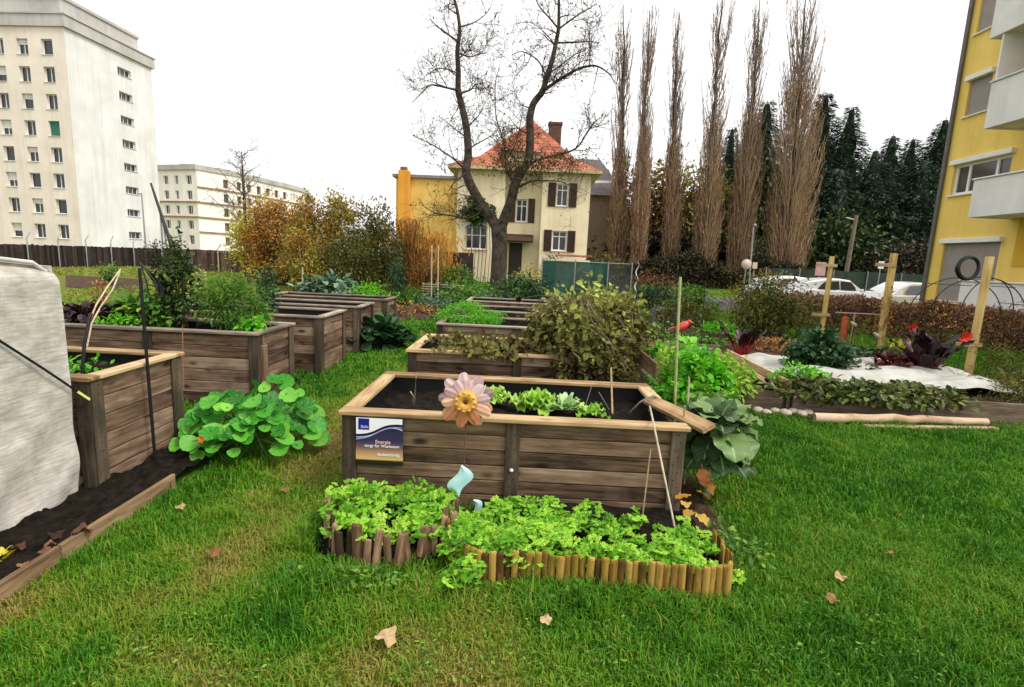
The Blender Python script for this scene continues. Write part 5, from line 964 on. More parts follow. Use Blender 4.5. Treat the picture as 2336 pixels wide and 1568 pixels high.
def window(parent, P, ax, w, h, bars=(0, ), cross=(), dep=.16, fm=WHITE, gm=GLASS, fw=.06, blind=0, sill=True, bm=None, label=None, sm=None):
    """window at lower left corner P of its opening: frame, pane, sill, blind"""
    key = (round(w, 2), round(h, 2), bars, cross, fm.name, gm.name, fw, round(blind, 2), sill, bm.name if bm else '')
    if key not in _wc:
        f = MB()
        f.box((fw/2, 0, h/2), (fw, .06, h), None, .004); f.box((w-fw/2, 0, h/2), (fw, .06, h), None, .004); f.box((w/2, 0, fw/2), (w-2*fw, .06, fw), None, .004); f.box((w/2, 0, h-fw/2), (w-2*fw, .06, fw), None, .004)
        for b in bars:
            if b: f.box((w*b, -.002, h/2), (fw*.9, .056, h-2*fw), None, .003)
        for c in cross: f.box((w/2, -.004, h*c), (w-2*fw, .05, fw*.8), None, .003)
        g = MB(); g.add([(fw*.5, .02, fw*.5), (w-fw*.5, .02, fw*.5), (w-fw*.5, .02, h-fw*.5), (fw*.5, .02, h-fw*.5)], np.array([(0, 1, 2, 3)]))
        s = None
        if sill: s = MB(); s.box((w/2, -dep*.5-.03, -.02), (w+.12, dep+.1, .035), None, .004)
        bl = None
        if blind: bl = MB(); bl.box((w/2, -.045, h*(1-blind/2)), (w-.02, .025, h*blind), None, .004)
        _wc[key] = [f, g, s, bl]
    f, g, s, bl = _wc[key]; a = math.atan2(ax[1], ax[0]); n = np.array((ax[1], -ax[0], 0)); P = np.asarray(P, float)-n*dep
    def mk(mb_, nm, mt, par, first):
        if isinstance(mb_, MB): o = mb_.build(nm, mt); me = o.data
        else: o = bpy.data.objects.new(nm, mb_); col.objects.link(o)
        o.parent = par; return o
    fo = mk(f, 'window', fm, parent, 1); fo.location = tuple(P-wl(parent)); fo.rotation_euler = (0, 0, a)
    go = mk(g, 'pane', gm, fo, 0); out = [fo.data, go.data, None, None]
    if s is not None: so = mk(s, 'sill', sm or fm, fo, 0); out[2] = so.data
    if bl is not None: bo = mk(bl, 'blind', bm, fo, 0); out[3] = bo.data
    _wc[key] = out
    return fo
# ---- white tower on the left
WT1 = M_render('tower_cream', (.72, .63, .54), (.8, .71, .62)); WT2 = M_render('tower_white', (.66, .64, .62), (.74, .72, .7)); CON = M_render('tower_concrete', (.42, .39, .37), (.52, .49, .46)); BLI = M_plain('white_blind', (.6, .58, .55), .6); BLG = M_plain('green_blind', (.02, .14, .09), .6)
Yc = 55.; C = AY(166, 305, Yc)[:2]; Rt = AY(357, 345, 66.5)[:2]; dr = (Rt-C)/np.linalg.norm(Rt-C); LR = np.linalg.norm(Rt-C); dl = np.array((-dr[1], dr[0])); 
zc = AY(150, 62, Yc)[2]; tw = thing('tower_block', 'tall white eight storey tower block at the left', 'apartment block', (*C, 0)); WL_ = 14.
rows = [(75, 95), (142, 163), (208, 228), (275, 297), (340, 362), (405, 425), (470, 489), (533, 552)]
cols_ = [(22, 1.35), (0, 1.35), (0, 1.35)]; axl = -dl
ops = []; Lp = C+dl*WL_; storey = (zc-.6-1.0)/8
zw = [zc-.95-storey*(i+1)+.95 for i in range(8)]
lw = [(WL_-2.55, WL_-1.35), (WL_-5.15, WL_-3.95), (WL_-7.75, WL_-6.55), (WL_-11.4, WL_-10.1)]
for z in zw:
    for a, b in lw: ops.append((a, b, z, z+1.45))
m = MB(); facade(m, (*Lp, 0), axl, WL_, zc, ops, .3); m.build('front_wall', WT1, tw)
ops2 = []; sw = [(LR*.55, LR*.55+1.9)]
for z in zw:
    for a, b in sw: ops2.append((a, b, z+.35, z+1.15))
m = MB(); facade(m, (*C, 0), dr, LR, zc, ops2, .3); m.build('side_wall', WT2, tw)
for i, z in enumerate(zw):
    for j, (a, b) in enumerate(lw):
        bl = (.0, .55, .35)[(i*3+j*5) % 3] if (i+j) % 2 else 0; window(tw, (*(Lp+axl*a), z), axl, b-a, 1.45, (.5,) if (i+j) % 3 else (.0,), (), .28, WHITE, GLASS, .07, 1. if (i == 3 and j == 0) else bl, True, BLG if (i == 3 and j == 0) else BLI, sm=WT2)
    for a, b in sw: window(tw, (*(C+dr*a), z+.35), dr, b-a, .8, (.33, .66), (), .28, M_conf if False else WT2, GLASS, .06, 0, True)
Bk = Lp+dr*LR; m = MB(); facade(m, (*Rt, 0), dl, WL_, zc, []); facade(m, (*Bk, 0), -dr, LR, zc, []); m.build('rear_wall', WT2, tw)
def slab(mb, poly, z0, z1): mb.prism(poly, z0, z1)
def ccw(p): p = np.array(p); a = np.sum(p[:, 0]*np.roll(p[:, 1], -1)-np.roll(p[:, 0], -1)*p[:, 1]); return p if a > 0 else p[::-1]
def grow(p, e): c = p.mean(0); return np.array([c+(q-c)*(1+e/np.linalg.norm(q-c)) for q in p])
foot = ccw([C, Rt, Bk, Lp]); m = MB(); slab(m, grow(foot, .35), zc, zc+1.1); slab(m, grow(foot, .5), zc+1.1, zc+1.25); slab(m, grow(foot, -1.2), zc+1.25, zc+3.0); slab(m, grow(foot, -1.0), zc+3.0, zc+3.3); m.build('roof', CON, tw)
Lq = Lp+dl*6-dr*1.8; m = MB(); slab(m, ccw([Lp+dl*.0-dr*1.8, Lp-dr*1.8+dl*9, Lp+dl*9+dr*4, Lp+dr*4]), 0, zc-1); m.build('side_wing', WT2, tw)
# ---- cream block
BL1 = M_render('block_cream', (.88, .82, .73), (.92, .87, .79), .2); BRN = M_render('block_brown', (.3, .18, .1), (.4, .26, .15))
Yb = 98.; c0 = AY(360, 470, Yb+3)[:2]; c1_ = AY(452, 470, Yb)[:2]; c2_ = AY(530, 470, 104)[:2]; c3_ = AY(660, 470, 122)[:2]; c4_ = AY(700, 470, 131)[:2]; zb = AY(440, 387, Yb)[2]; cb_ = thing('apartment_block', 'cream five storey apartment block with brown bands in the distance', 'apartment block', (*c1_, 0)); pts = [c0, c1_, c2_, c3_, c4_]; st5 = (zb-1)/5.2
for i in range(4):
    a, b = pts[i], pts[i+1]; L = np.linalg.norm(b-a); d = (b-a)/L; ops = []; fr = ((.18, .3), (.46, .55), (.74, .87)) if i == 0 else (((.75, .9),) if i == 1 else tuple((x, x+.07) for x in np.arange(.08, .95, .16)))
    for k in range(5):
        for f in fr: ops.append((f[0]*L, f[1]*L, zb-1.2-st5*(k+1)+1.3, zb-1.2-st5*(k+1)+2.9))
    m = MB(); facade(m, (*a, 0), d, L, zb, ops, .3); m.build('wall', BL1, cb_)
    for o in ops: window(cb_, (*(a+d*o[0]), o[2]), d, o[1]-o[0], 1.6, (.5,), (), .28, BRN if i else WHITE, GLASS, .1, .0, False)
    m = MB()
    for k in (1, 2, 3, 4):
        if i == 0 and k in (1, 4): continue
        z = zb-1.2-st5*k+(.9); n = np.array((d[1], -d[0])); m.bar((*(a+n*.12), z), (*(b+n*.12), z), .3, .22)
    if m.V: m.build('band', BRN, cb_)
m = MB(); slab(m, grow(ccw(pts+[c4_+(-10, 30), c0+(-3, 30)]), .4), zb, zb+.9); slab(m, ccw([c0+(2, 4), c0+(5, 4), c0+(5, 8), c0+(2, 8)]), zb+.9, zb+2.0); m.build('roof', CON, cb_)
# ---- house with the red roof
HY = 36.; HC = M_render('house_cream', (.78, .64, .41), (.88, .76, .55), .8); RED = None
def M_tiles():
    m, nt, ns, bs, out = nodes('red_tiles'); tc = N(nt, 'ShaderNodeTexCoord'); w = N(nt, 'ShaderNodeTexWave', wave_type='BANDS', bands_direction='Z'); w.inputs['Scale'].default_value = 1.35; w.inputs['Distortion'].default_value = .3; nt.links.new(tc.outputs['Object'], w.inputs['Vector'])
    no = N(nt, 'ShaderNodeTexNoise'); no.inputs['Scale'].default_value = 2.2; no.inputs['Detail'].default_value = 7; nt.links.new(tc.outputs['Object'], no.inputs['Vector'])
    c = ramp(nt, [(.3, .16, .042, .02), (.5, .36, .1, .045), (.7, .46, .16, .08)], no.outputs['Fac']); nt.links.new(c, bs.inputs['Base Color']); bs.inputs['Roughness'].default_value = .85; bump(nt, bs, w.outputs['Fac'], .8, .06); return m
RED = M_tiles(); SHUT = M_plain('brown_shutter', (.05, .025, .016), .7, .3, 6)
hx = lambda u, v=500, Y=HY: AY(u, v, Y)[0]; hz = lambda u, v, Y=HY: AY(u, v, Y)[2]
xl, xr = hx(1042), hx(1343); ze = hz(1290, 388); house = thing('house', 'cream two storey house with red hipped roof and brown shutters', 'house', ((xl+xr)/2, HY, 0)); xm = hx(1150); xm2 = hx(1234)
D_ = 11.
def seg(x0, x1, y, ops, nm='front_wall', top=ze): m = MB(); facade(m, (x0, y, 0), (1, 0), x1-x0, top, ops, .22); m.build(nm, HC, house)
# right part
def wop(x0, u0, v0, u1, v1, Y=HY): a = AY(u0, v1, Y); b = AY(u1, v0, Y); return (a[0]-x0, b[0]-x0, a[2], b[2])
r1 = wop(xm2, 1268, 420, 1298, 470); r2 = wop(xm2, 1258, 528, 1294, 572); seg(xm2, xr, HY, [r1, r2])
for r in (r1, r2):
    window(house, (xm2+r[0], HY, r[2]), (1, 0), r[1]-r[0], r[3]-r[2], (.5,), (.72,), .2, WHITE, GLASS, .08, 0, True)
    for sx in (-1, 1):
        xx = xm2+(r[0] if sx < 0 else r[1])+sx*.3; m = MB(); m.box((xx, HY-.04, (r[2]+r[3])/2), (.52, .05, r[3]-r[2]+.1), None, .01)
        for k in range(12): m.box((xx, HY-.07, r[2]+(k+.5)*(r[3]-r[2])/12), (.42, .03, .05), rotx(.5), .002)
        m.build('shutter', SHUT, house)
# middle recess with door
yM = HY+.9; dop = wop(xm, 1158, 555, 1192, 640, yM); dop = (dop[0], dop[1], .02, dop[3]); wmid = wop(xm, 1176, 455, 1204, 506, yM); seg(xm, xm2+.0, yM, [dop, wmid], 'middle_wall')
window(house, (xm+wmid[0], yM, wmid[2]), (1, 0), wmid[1]-wmid[0], wmid[3]-wmid[2], (.5,), (.7,), .2, WHITE, GLASS, .08, 0, True)
for sx in (-1, 1): xx = xm+(wmid[0] if sx < 0 else wmid[1])+sx*.28; m = MB(); m.box((xx, yM-.04, (wmid[2]+wmid[3])/2), (.46, .05, wmid[3]-wmid[2]+.1), None, .01); m.build('shutter', SHUT, house)
m = MB(); m.box((xm+(dop[0]+dop[1])/2, yM+.2, dop[3]/2), (dop[1]-dop[0], .06, dop[3]-.04), None, .01); d_ = m.build('door', M_plain('dark_door', (.03, .018, .014), .5, .3, 5), house); m = MB(); m.box((xm+dop[1]-.15, yM+.15, 1.05), (.05, .06, .14)); m.build('handle', STEEL, d_)
m = MB(); za = hz(1170, 538, yM); m.prism([(yM-1.1, za-.45), (yM, za), (yM, za+.12), (yM-1.15, za-.35)], xm+dop[0]-.5, xm+dop[1]+.7, lambda V: V[:, [2, 0, 1]]); m.build('canopy', SHUT, house)
for xx in (xm, xm2): m = MB(); facade(m, (xx, HY, 0) if xx == xm else (xx, yM, 0), (0, 1) if xx == xm else (0, -1), yM-HY, ze, []); m.build('return_wall', HC, house)
# left part with arched window and ivy
la = wop(xl, 1060, 518, 1112, 568); seg(xl, xm, HY, [la]); wn = window(house, (xl+la[0], HY, la[2]), (1, 0), la[1]-la[0], la[3]-la[2], (.3, .68), (.62,), .2, WHITE, GLASS, .09, 0, True)
m = MB(); wA = la[1]-la[0]; an = np.linspace(0, PI, 13); xc = xl+(la[0]+la[1])/2; V = [(xc+wA*.53*math.cos(a), HY-.03, la[3]+.28*math.sin(a)) for a in an]+[(xc+wA*.46*math.cos(a), HY-.03, la[3]-.02+.2*math.sin(a)) for a in an]; m.add(V, np.array([(i, i+1, 14+i, 13+i) for i in range(12)])); m.add([(v[0], v[1]+.005, v[2]) for v in V[13:]]+[(xc, HY-.025, la[3]-.05)], np.array([(i, i+1, 13) for i in range(12)]), mat=1); m.build('arch_light', [WHITE, GLASS], house)
for xx, d in ((xr, (0, 1)),): m = MB(); facade(m, (xx, HY, 0), d, D_, ze, []); m.build('side_wall', HC, house)
m = MB(); facade(m, (xl, HY+D_, 0), (0, -1), D_, ze, []); m.build('side_wall', HC, house); m = MB(); facade(m, (xr, HY+D_, 0), (-1, 0), xr-xl, ze, []); m.build('rear_wall', HC, house)
m = MB(); ap = AY(1216, 274, HY+4.2); ov = .62; e = [(xl-ov, HY-ov, ze-.05), (xr+ov, HY-ov, ze-.05), (xr+ov, HY+D_+ov, ze-.05), (xl-ov, HY+D_+ov, ze-.05)]; A_, B_ = (ap[0], HY+4.2, ap[2]), (ap[0], HY+D_-4.2, ap[2])
def mid(p, q, f, dz): p = np.array(p); q = np.array(q); r = p+(q-p)*f; r[2] += dz; return r
k = [mid(e[0], A_, .36, -.55), mid(e[1], A_, .36, -.55), mid(e[2], B_, .36, -.55), mid(e[3], B_, .36, -.55)]; V = np.array(e+k+[A_, B_])
m.add(V, [np.array([(0, 1, 5, 4), (1, 2, 6, 5), (2, 3, 7, 6), (3, 0, 4, 7), (5, 6, 9, 8), (7, 4, 8, 9)]), np.array([(4, 5, 8), (6, 7, 9)])]); rf = m.build('roof', RED, house); m = MB(); m.prism([(xl-ov, HY-ov), (xr+ov, HY-ov), (xr+ov, HY+D_+ov), (xl-ov, HY+D_+ov)], ze-.25, ze-.06); m.build('eaves', M_plain('eaves_cream', (.45, .36, .2), .8), house)
ch = AY(1266, 300, HY+6); m = MB(); m.box((ch[0], HY+6, ch[2]-1.2), (.95, .7, 3.4), None, .02); m.box((ch[0], HY+6, ch[2]+.5), (1.08, .82, .2), None, .02); m.build('chimney', M_plain('brown_brick', (.1, .05, .035), .9, .4, 6, bmp=.4), rf)
# dormer
dz0 = hz(1190, 385); m = MB(); dx0, dx1 = hx(1150), hx(1225); facade(m, (dx0, HY-.1, ze), (1, 0), dx1-dx0, hz(1190, 345)-ze, [], .2); m.build('dormer_wall', HC, house); m = MB(); zt_ = hz(1190, 345); m.add([(dx0-.3, HY-.5, zt_-.1), (dx1+.3, HY-.5, zt_-.1), (dx1, HY+3.2, zt_+1.3), (dx0, HY+3.2, zt_+1.3)], np.array([(0, 1, 2, 3)])); m.build('dormer_roof', RED, house); m = MB(); facade(m, (dx1, HY-.1, ze), (0, 1), 2.5, zt_-ze, []); facade(m, (dx0, HY+2.4, ze), (0, -1), 2.5, zt_-ze, []); m.build('dormer_wall', HC, house)
m = MB(); p0 = AY(1290, 585, HY-2.5); m.box((p0[0]+.5, HY-2.5, p0[2]/2-.1), (2.1, .25, p0[2]-.2), None, .01); tw_ = m.build('garden_wall', HC, loc=(p0[0], HY-2.5, 0)); tag(tw_, 'low cream garden wall with a red coping before the house', 'wall'); m = MB(); m.box((p0[0]+.5, HY-2.5, p0[2]+.05), (2.3, .4, .12), None, .02); m.build('coping', RED, tw_)
# ivy on the left part
iv = thing('ivy', 'dark ivy growing over the upper left wall of the house', 'ivy', (hx(1090), HY-.3, 0)); p = cloud_pts(900, AY(1088, 478, HY-.4), (1.35, .35, .8), 30, .2, .3)[0]; m = MB(); m.place(T_OV, p, rvec(900), rvec(900)+np.array((0, -.8, .6)), .2+.15*rng.random(900), rng.random(900)); m.build('foliage', L_dark, iv); m = MB()
for k in range(6): x = hx(1075)+.25*k; m.tube([(x, HY-.12, 0), (x+.1, HY-.12, 2), (x-.05, HY-.14, ze-3)], .02, 5)
m.build('stem', TWIG, iv)
# ---- yellow annex
AYY = 42.; YW = M_render('annex_yellow', (.72, .46, .1), (.82, .58, .18), .7); OR = M_render('orange_plaster', (.68, .3, .035), (.75, .36, .06)); ax0, ax1 = AY(903, 500, AYY)[0], AY(1046, 500, AYY)[0]; az = AY(980, 408, AYY)[2]; an_ = thing('yellow_house', 'yellow flat roofed house with an orange chimney left of the red roof', 'house', ((ax0+ax1)/2, AYY, 0)); so = [((1020-903)/143*(ax1-ax0), (1027-903)/143*(ax1-ax0), 3.2, 4.)]
m = MB(); facade(m, (ax0, AYY, 0), (1, 0), ax1-ax0, az, []); facade(m, (ax1, AYY, 0), (0, 1), 9, az, []); facade(m, (ax0, AYY+9, 0), (0, -1), 9, az, []); facade(m, (ax1, AYY+9, 0), (-1, 0), ax1-ax0, az, []); m.build('wall', YW, an_); m = MB(); m.box(((ax0+ax1)/2, AYY+4.5, az+.12), (ax1-ax0+.5, 9.5, .24), None, .02); m.build('roof', M_plain('roof_edge', (.2, .19, .18), .7), an_)
cx = AY(922, 500, AYY-.3)[0]; czt = AY(920, 390, AYY-.3)[2]; m = MB(); m.box((cx, AYY-.32, czt/2), (.85, .6, czt), None, .02); chm = m.build('chimney', OR, an_); m = MB(); m.box((cx-.05, AYY-.32, czt+.14), (.5, .4, .28), None, .02); m.build('chimney_pot', M_plain('pot_brown', (.2, .1, .05), .8), chm)
# ---- dark roofed house partly hidden by the poplars
p = AY(1350, 380, 48.); gh = thing('house', 'dark roofed house half hidden behind the poplars', 'house', (p[0], 48, 0)); GR2 = M_render('grey_plaster', (.14, .1, .07), (.2, .15, .11)); DR = M_plain('dark_tiles', (.11, .09, .085), .8, .3, 3, bmp=.4); z1 = AY(1380, 445, 48)[2]; z2_ = AY(1380, 345, 48)[2]; x0, x1 = p[0]-2, AY(1420, 400, 48)[0]; m = MB(); m.box(((x0+x1)/2, 52, z1/2), (x1-x0, 8, z1), None, .02); m.build('wall', GR2, gh)
m = MB(); m.add([(x0-.5, 47.4, z1-.1), (x1+.5, 47.4, z1-.1), (x1+.5, 56.6, z1-.1), (x0-.5, 56.6, z1-.1), (x0-.5, 52, z2_), (x1-1.5, 52, z2_)], [np.array([(0, 1, 5, 4), (2, 3, 4, 5)]), np.array([(1, 2, 5), (3, 0, 4)])]); m.build('roof', DR, gh); m = MB(); q = AY(1388, 385, 47.6); m.bar((q[0]-1.2, 47.3, q[2]-1.2), (q[0]+1.4, 47.3, q[2]-1.1), .1, .2); m.build('gutter', WHITE, gh)
# ---- yellow apartment building on the right
YB = M_render('building_yellow', (.82, .57, .12), (.86, .63, .18), .6); BAL = M_render('balcony_white', (.7, .69, .66), (.82, .8, .77), .8); RO = M_plain('taupe_shutter', (.27, .235, .21), .7, .1, 4); YO = M_render('loggia_ochre', (.62, .36, .03), (.68, .42, .05))
YR = 19.; XB = AY(2163, 335, YR)[0]; Bz = 15.; yb = thing('yellow_building', 'yellow apartment building with white balconies at the right', 'apartment block', (XB, YR, 0)); ay = (0, -1)
def uY(u, v): q = AX(u, v, XB); return YR-q[1], q[2]
def wop2(ul, vtl, vbl, ur):
    a, zt1 = uY(ul, vtl); _, zb1 = uY(ul, vbl); b, _ = uY(ur, vtl); return [a, b, zb1, zt1]
W2 = wop2(2213, 186, 264, 2263); W3 = wop2(2178, 378, 446, 2306); W4 = wop2(2154, 556, 640, 2283); W1 = wop2(2237, 10, 74, 2300)
W1[3] = W1[2]+1.6; W4[2] = .9
ops = [tuple(w) for w in (W1, W2, W3, W4)]; m = MB(); facade(m, (XB, YR, 0), ay, 14, Bz, ops, .14); m.build('front_wall', YB, yb); m = MB(); facade(m, (XB+10, YR, 0), (-1, 0), 10, Bz, []); facade(m, (XB+10, YR-14, 0), (0, 1), 14, Bz, []); m.build('side_wall', YB, yb)
m = MB(); m.box((XB+5, YR-7, Bz+.2), (11, 15, .4), None, .02); m.build('roof', CON, yb)
for w, bl in ((W1, 1), (W2, 1), (W4, 1)): window(yb, (XB, YR-w[0], w[2]), ay, w[1]-w[0], w[3]-w[2], (.5,), (), .12, WHITE, GLASS, .06, .97, True, RO)
window(yb, (XB, YR-W3[0], W3[2]), ay, W3[1]-W3[0], W3[3]-W3[2], (.26, .74), (), .12, WHITE, M_glass('curtained_glass', (.05, .055, .06), .08), .09, 0, True)
for w in (W2, W3, W4): m = MB(); m.box((XB-.06, YR-(w[0]+w[1])/2, w[3]+.07), (.14, w[1]-w[0]+.16, .15), None, .01); m.build('shutter_box', WHITE, yb)
m = MB(); m.tube([(XB-.07, YR-.06, 0), (XB-.07, YR-.06, Bz)], .07, 10); m.build('drainpipe', M_plain('dark_zinc', (.13, .12, .11), .5, .2, 3, metal=.4), yb)
def balcony(u0, vtop, vbot, screen=False, deep=1.25, lab=None):
    X = XB-deep; a = AX(u0, vtop, X); b = AX(u0, vbot, X); yL = a[1]; z0, z1 = b[2], a[2]; L = yL-5.3; m = MB()
    m.box((X+.06, yL-L/2, (z0+z1)/2), (.12, L, z1-z0), None, .01); m.box((XB-deep/2+.06, yL-.06, (z0+z1)/2), (deep-.12-.004, .12, z1-z0-.004), None, .01); m.box((XB-deep/2+.06, yL-L/2-.06, z0+.12), (deep-.13, L-.13, .18), None, .01); o = m.build('balcony', BAL, yb)
    m = MB(); m.box((X+.05, yL-L/2, z1+.025), (.2, L+.06, .045), None, .01); m.build('balcony_rail', BAL, o)
    if screen: m = MB(); m.box((XB-deep/2, yL-.05, z1+.9), (deep-.1, .05, 1.75), None, .005); m.build('balcony_screen', WHITE, o)
    return o, yL, z0, z1
balcony(2222, 412, 496); balcony(2262, 190, 290, True); balcony(2283, -60, 78); balcony(2192, 642, 700)
m = MB(); q, z = uY(2300, 450)
for (u, v0) in ((2318, 520),): y0 = AX(u, v0, XB)[1]; m.box((XB-.02, y0-1.2, 1.6+5), (.03, 2.2, 9), None, .002); m.build('loggia_wall', YO, yb)
# ================================================================== trees
def limb(px, Y, w0, w1, yj=.0):
    P = np.array([AY(u, v, Y+yj*i) for i, (u, v) in enumerate(px)]); return P, np.linspace(w0, w1, len(P))
def smooth_line(P, r, k=4):
    t = np.arange(len(P)); s = np.linspace(0, len(P)-1, (len(P)-1)*k+1); Q = np.stack([np.interp(s, t, P[:, i]) for i in range(3)], 1); Q[1:-1] = (Q[:-2]+2*Q[1:-1]+Q[2:])/4; Q[1:-1] = (Q[:-2]+2*Q[1:-1]+Q[2:])/4
    return Q, np.interp(s, t, r)
TY = 20.; tr = thing('bare_tree', 'big forked bare walnut like tree in front of the cream house', 'tree', AY(1143, 640, TY)*np.array((1, 1, 0)))
b0 = AY(1140, 560, TY); m = MB(); P = np.array([(b0[0]-.02, TY, -.05), (b0[0]-.02, TY, .25), (b0[0], TY, 1.0), b0, AY(1138, 512, TY)]); m.tube(P, [.5, .38, .31, .29, .3], 14); m.build('trunk', BARK, tr)
LL = [([(1136, 528), (1128, 508), (1099, 469), (1073, 423), (1061, 390), (1069, 356), (1065, 293), (1052, 235), (1044, 209), (1046, 159), (1042, 117), (1050, 70), (1043, 20), (1030, -20), (1022, -70)], .215, .028, .05),
 ([(1140, 528), (1150, 500), (1166, 461), (1174, 419), (1191, 390), (1208, 364), (1210, 314), (1208, 268), (1216, 235), (1239, 209), (1247, 176), (1260, 138), (1268, 100), (1275, 63), (1275, 25), (1275, -20), (1268, -70)], .21, .028, -.05)]
SUB = [([(1044, 206), (1038, 205), (1002, 197), (981, 193), (958, 218), (940, 236)], .075, .02, -.1), ([(1050, 213), (1073, 197), (1078, 176), (1098, 163)], .07, .02, .1), ([(1044, 95), (1023, 80), (998, 63), (981, 46)], .06, .02, -.1), ([(1050, 123), (1065, 105), (1086, 67), (1090, 40)], .055, .018, .1), ([(1048, 62), (1078, 50), (1103, 29), (1118, 5)], .05, .015, .1),
 ([(1237, 209), (1283, 184), (1317, 172), (1350, 174), (1375, 201), (1382, 230)], .1, .02, -.12), ([(1270, 98), (1317, 100), (1342, 100), (1368, 108)], .055, .015, .1), ([(1273, 65), (1254, 38), (1229, 8), (1220, -20)], .06, .018, -.1), ([(1275, 66), (1317, 42), (1358, 25)], .055, .015, .12), ([(1245, 172), (1229, 138), (1191, 117), (1165, 130)], .06, .015, .1),
 ([(1174, 419), (1157, 394), (1153, 369), (1149, 318), (1132, 272), (1128, 235), (1128, 176), (1138, 140)], .075, .018, .08), ([(1191, 390), (1224, 364), (1275, 352), (1317, 339), (1346, 293), (1362, 270)], .1, .02, -.15), ([(1172, 433), (1212, 415), (1245, 419), (1275, 423), (1300, 440)], .075, .02, .12),
 ([(1099, 478), (1090, 490), (1065, 499), (1023, 490), (998, 488), (965, 473), (950, 450)], .08, .018, -.1), ([(1061, 387), (1040, 369), (1002, 348), (965, 335)], .07, .015, .12), ([(1063, 395), (1040, 420), (1030, 445)], .05, .015, .1), ([(1153, 369), (1175, 330), (1187, 280), (1195, 220)], .05, .015, -.1), ([(1069, 340), (1095, 318), (1118, 300), (1130, 280)], .05, .015, .12), ([(1066, 290), (1095, 268), (1110, 240)], .045, .014, -.1), ([(1209, 310), (1180, 290), (1160, 262)], .045, .014, .1), ([(1250, 170), (1280, 150), (1310, 128), (1335, 120)], .05, .014, .1), ([(1048, 170), (1020, 150), (990, 140), (960, 150)], .05, .014, .1)]
def grow_(mbs, P, r, lvl, leaves, L0=.9, dens=3.2, up=.25, twist=.5):
    """side twigs along a branch, recursively"""
    seg = np.linalg.norm(np.diff(P, axis=0), axis=1); tot = seg.sum(); cum = np.concatenate([[0], np.cumsum(seg)]); n = max(1, int(tot*dens*(1 if lvl else .85)))
    for i in range(n):
        s = tot*(.12+.88*rng.random()); k = min(np.searchsorted(cum, s)-1, len(P)-2); k = max(k, 0); f = (s-cum[k])/(seg[k]+1e-9); p = P[k]+(P[k+1]-P[k])*f; t = (P[k+1]-P[k])/(seg[k]+1e-9); rr = r[k]
        d = t*.55+rvec(1)[0]*1.0+np.array((0, 0, up)); d /= np.linalg.norm(d); L = L0*(.45+.8*rng.random())*(.62**lvl); Q = [p]; nseg = 5
        for j in range(nseg): d = d+rng.normal(size=3)*twist*.45+np.array((0, 0, .04-.16*(j > 2)*(lvl == 0))); d /= np.linalg.norm(d); Q.append(Q[-1]+d*L/nseg)
        Q = np.array(Q); r0 = min(rr*.55, (.026, .014, .009)[min(lvl, 2)]); R = np.linspace(r0, max(r0*.35, .006), nseg+1); mbs[min(lvl, 2)].tube(Q, R, 4 if lvl == 0 else 3, cap=False)
        if lvl < 2: grow_(mbs, Q, R, lvl+1, leaves, L0, dens*(1.9 if lvl == 0 else 1.5), up, twist)
        else: leaves.append(Q[-1])
mt = MB(); mtw = MB(); tips = []
for i, (px, w0, w1, yj) in enumerate(LL+SUB):
    P, r = limb(px, TY, w0, w1, yj)
    if i >= 2: r = r*.62
    if i >= 2: P[:, 1] += np.linspace(0, rng.normal()*1.2, len(P))
    Q, R = smooth_line(P, r); m = MB(); m.tube(Q, R, 9 if i < 2 else 6); m.build('limb' if i < 2 else 'branch', BARK, tr); grow_([mtw]*3, Q, R, 0, tips, 1.1, 2.9 if i < 2 else 3.5, twist=.34)
mtw.build('twig', M_plain('dark_twig', (.05, .038, .032), .9, .3, 2, c2=(.1, .08, .068)), tr)
tips = np.array(tips); sel = tips[rng.random(len(tips)) < .2]; m = MB(); m.place(T_Q, sel, rvec(len(sel))+np.array((0, 0, -.6)), rvec(len(sel)), .07+.06*rng.random(len(sel)), rng.random(len(sel)))
q = cloud_pts(1100, AY(1215, 372, TY-.4), (1.9, .8, .55), 30, .25, .3)[0]; q2 = cloud_pts(450, AY(1165, 335, TY-.2), (.6, .6, .9), 20, .25, .3)[0]; q = np.concatenate([q, q2]); m.place(T_Q, q, rvec(len(q))+np.array((0, 0, -.8)), rvec(len(q)), .07+.07*rng.random(len(q)), rng.random(len(q)))
m.build('foliage', M_leaf('last_leaf', [hexc('#2e2716'), hexc('#5b4c22'), hexc('#857a34')], .25), tr)
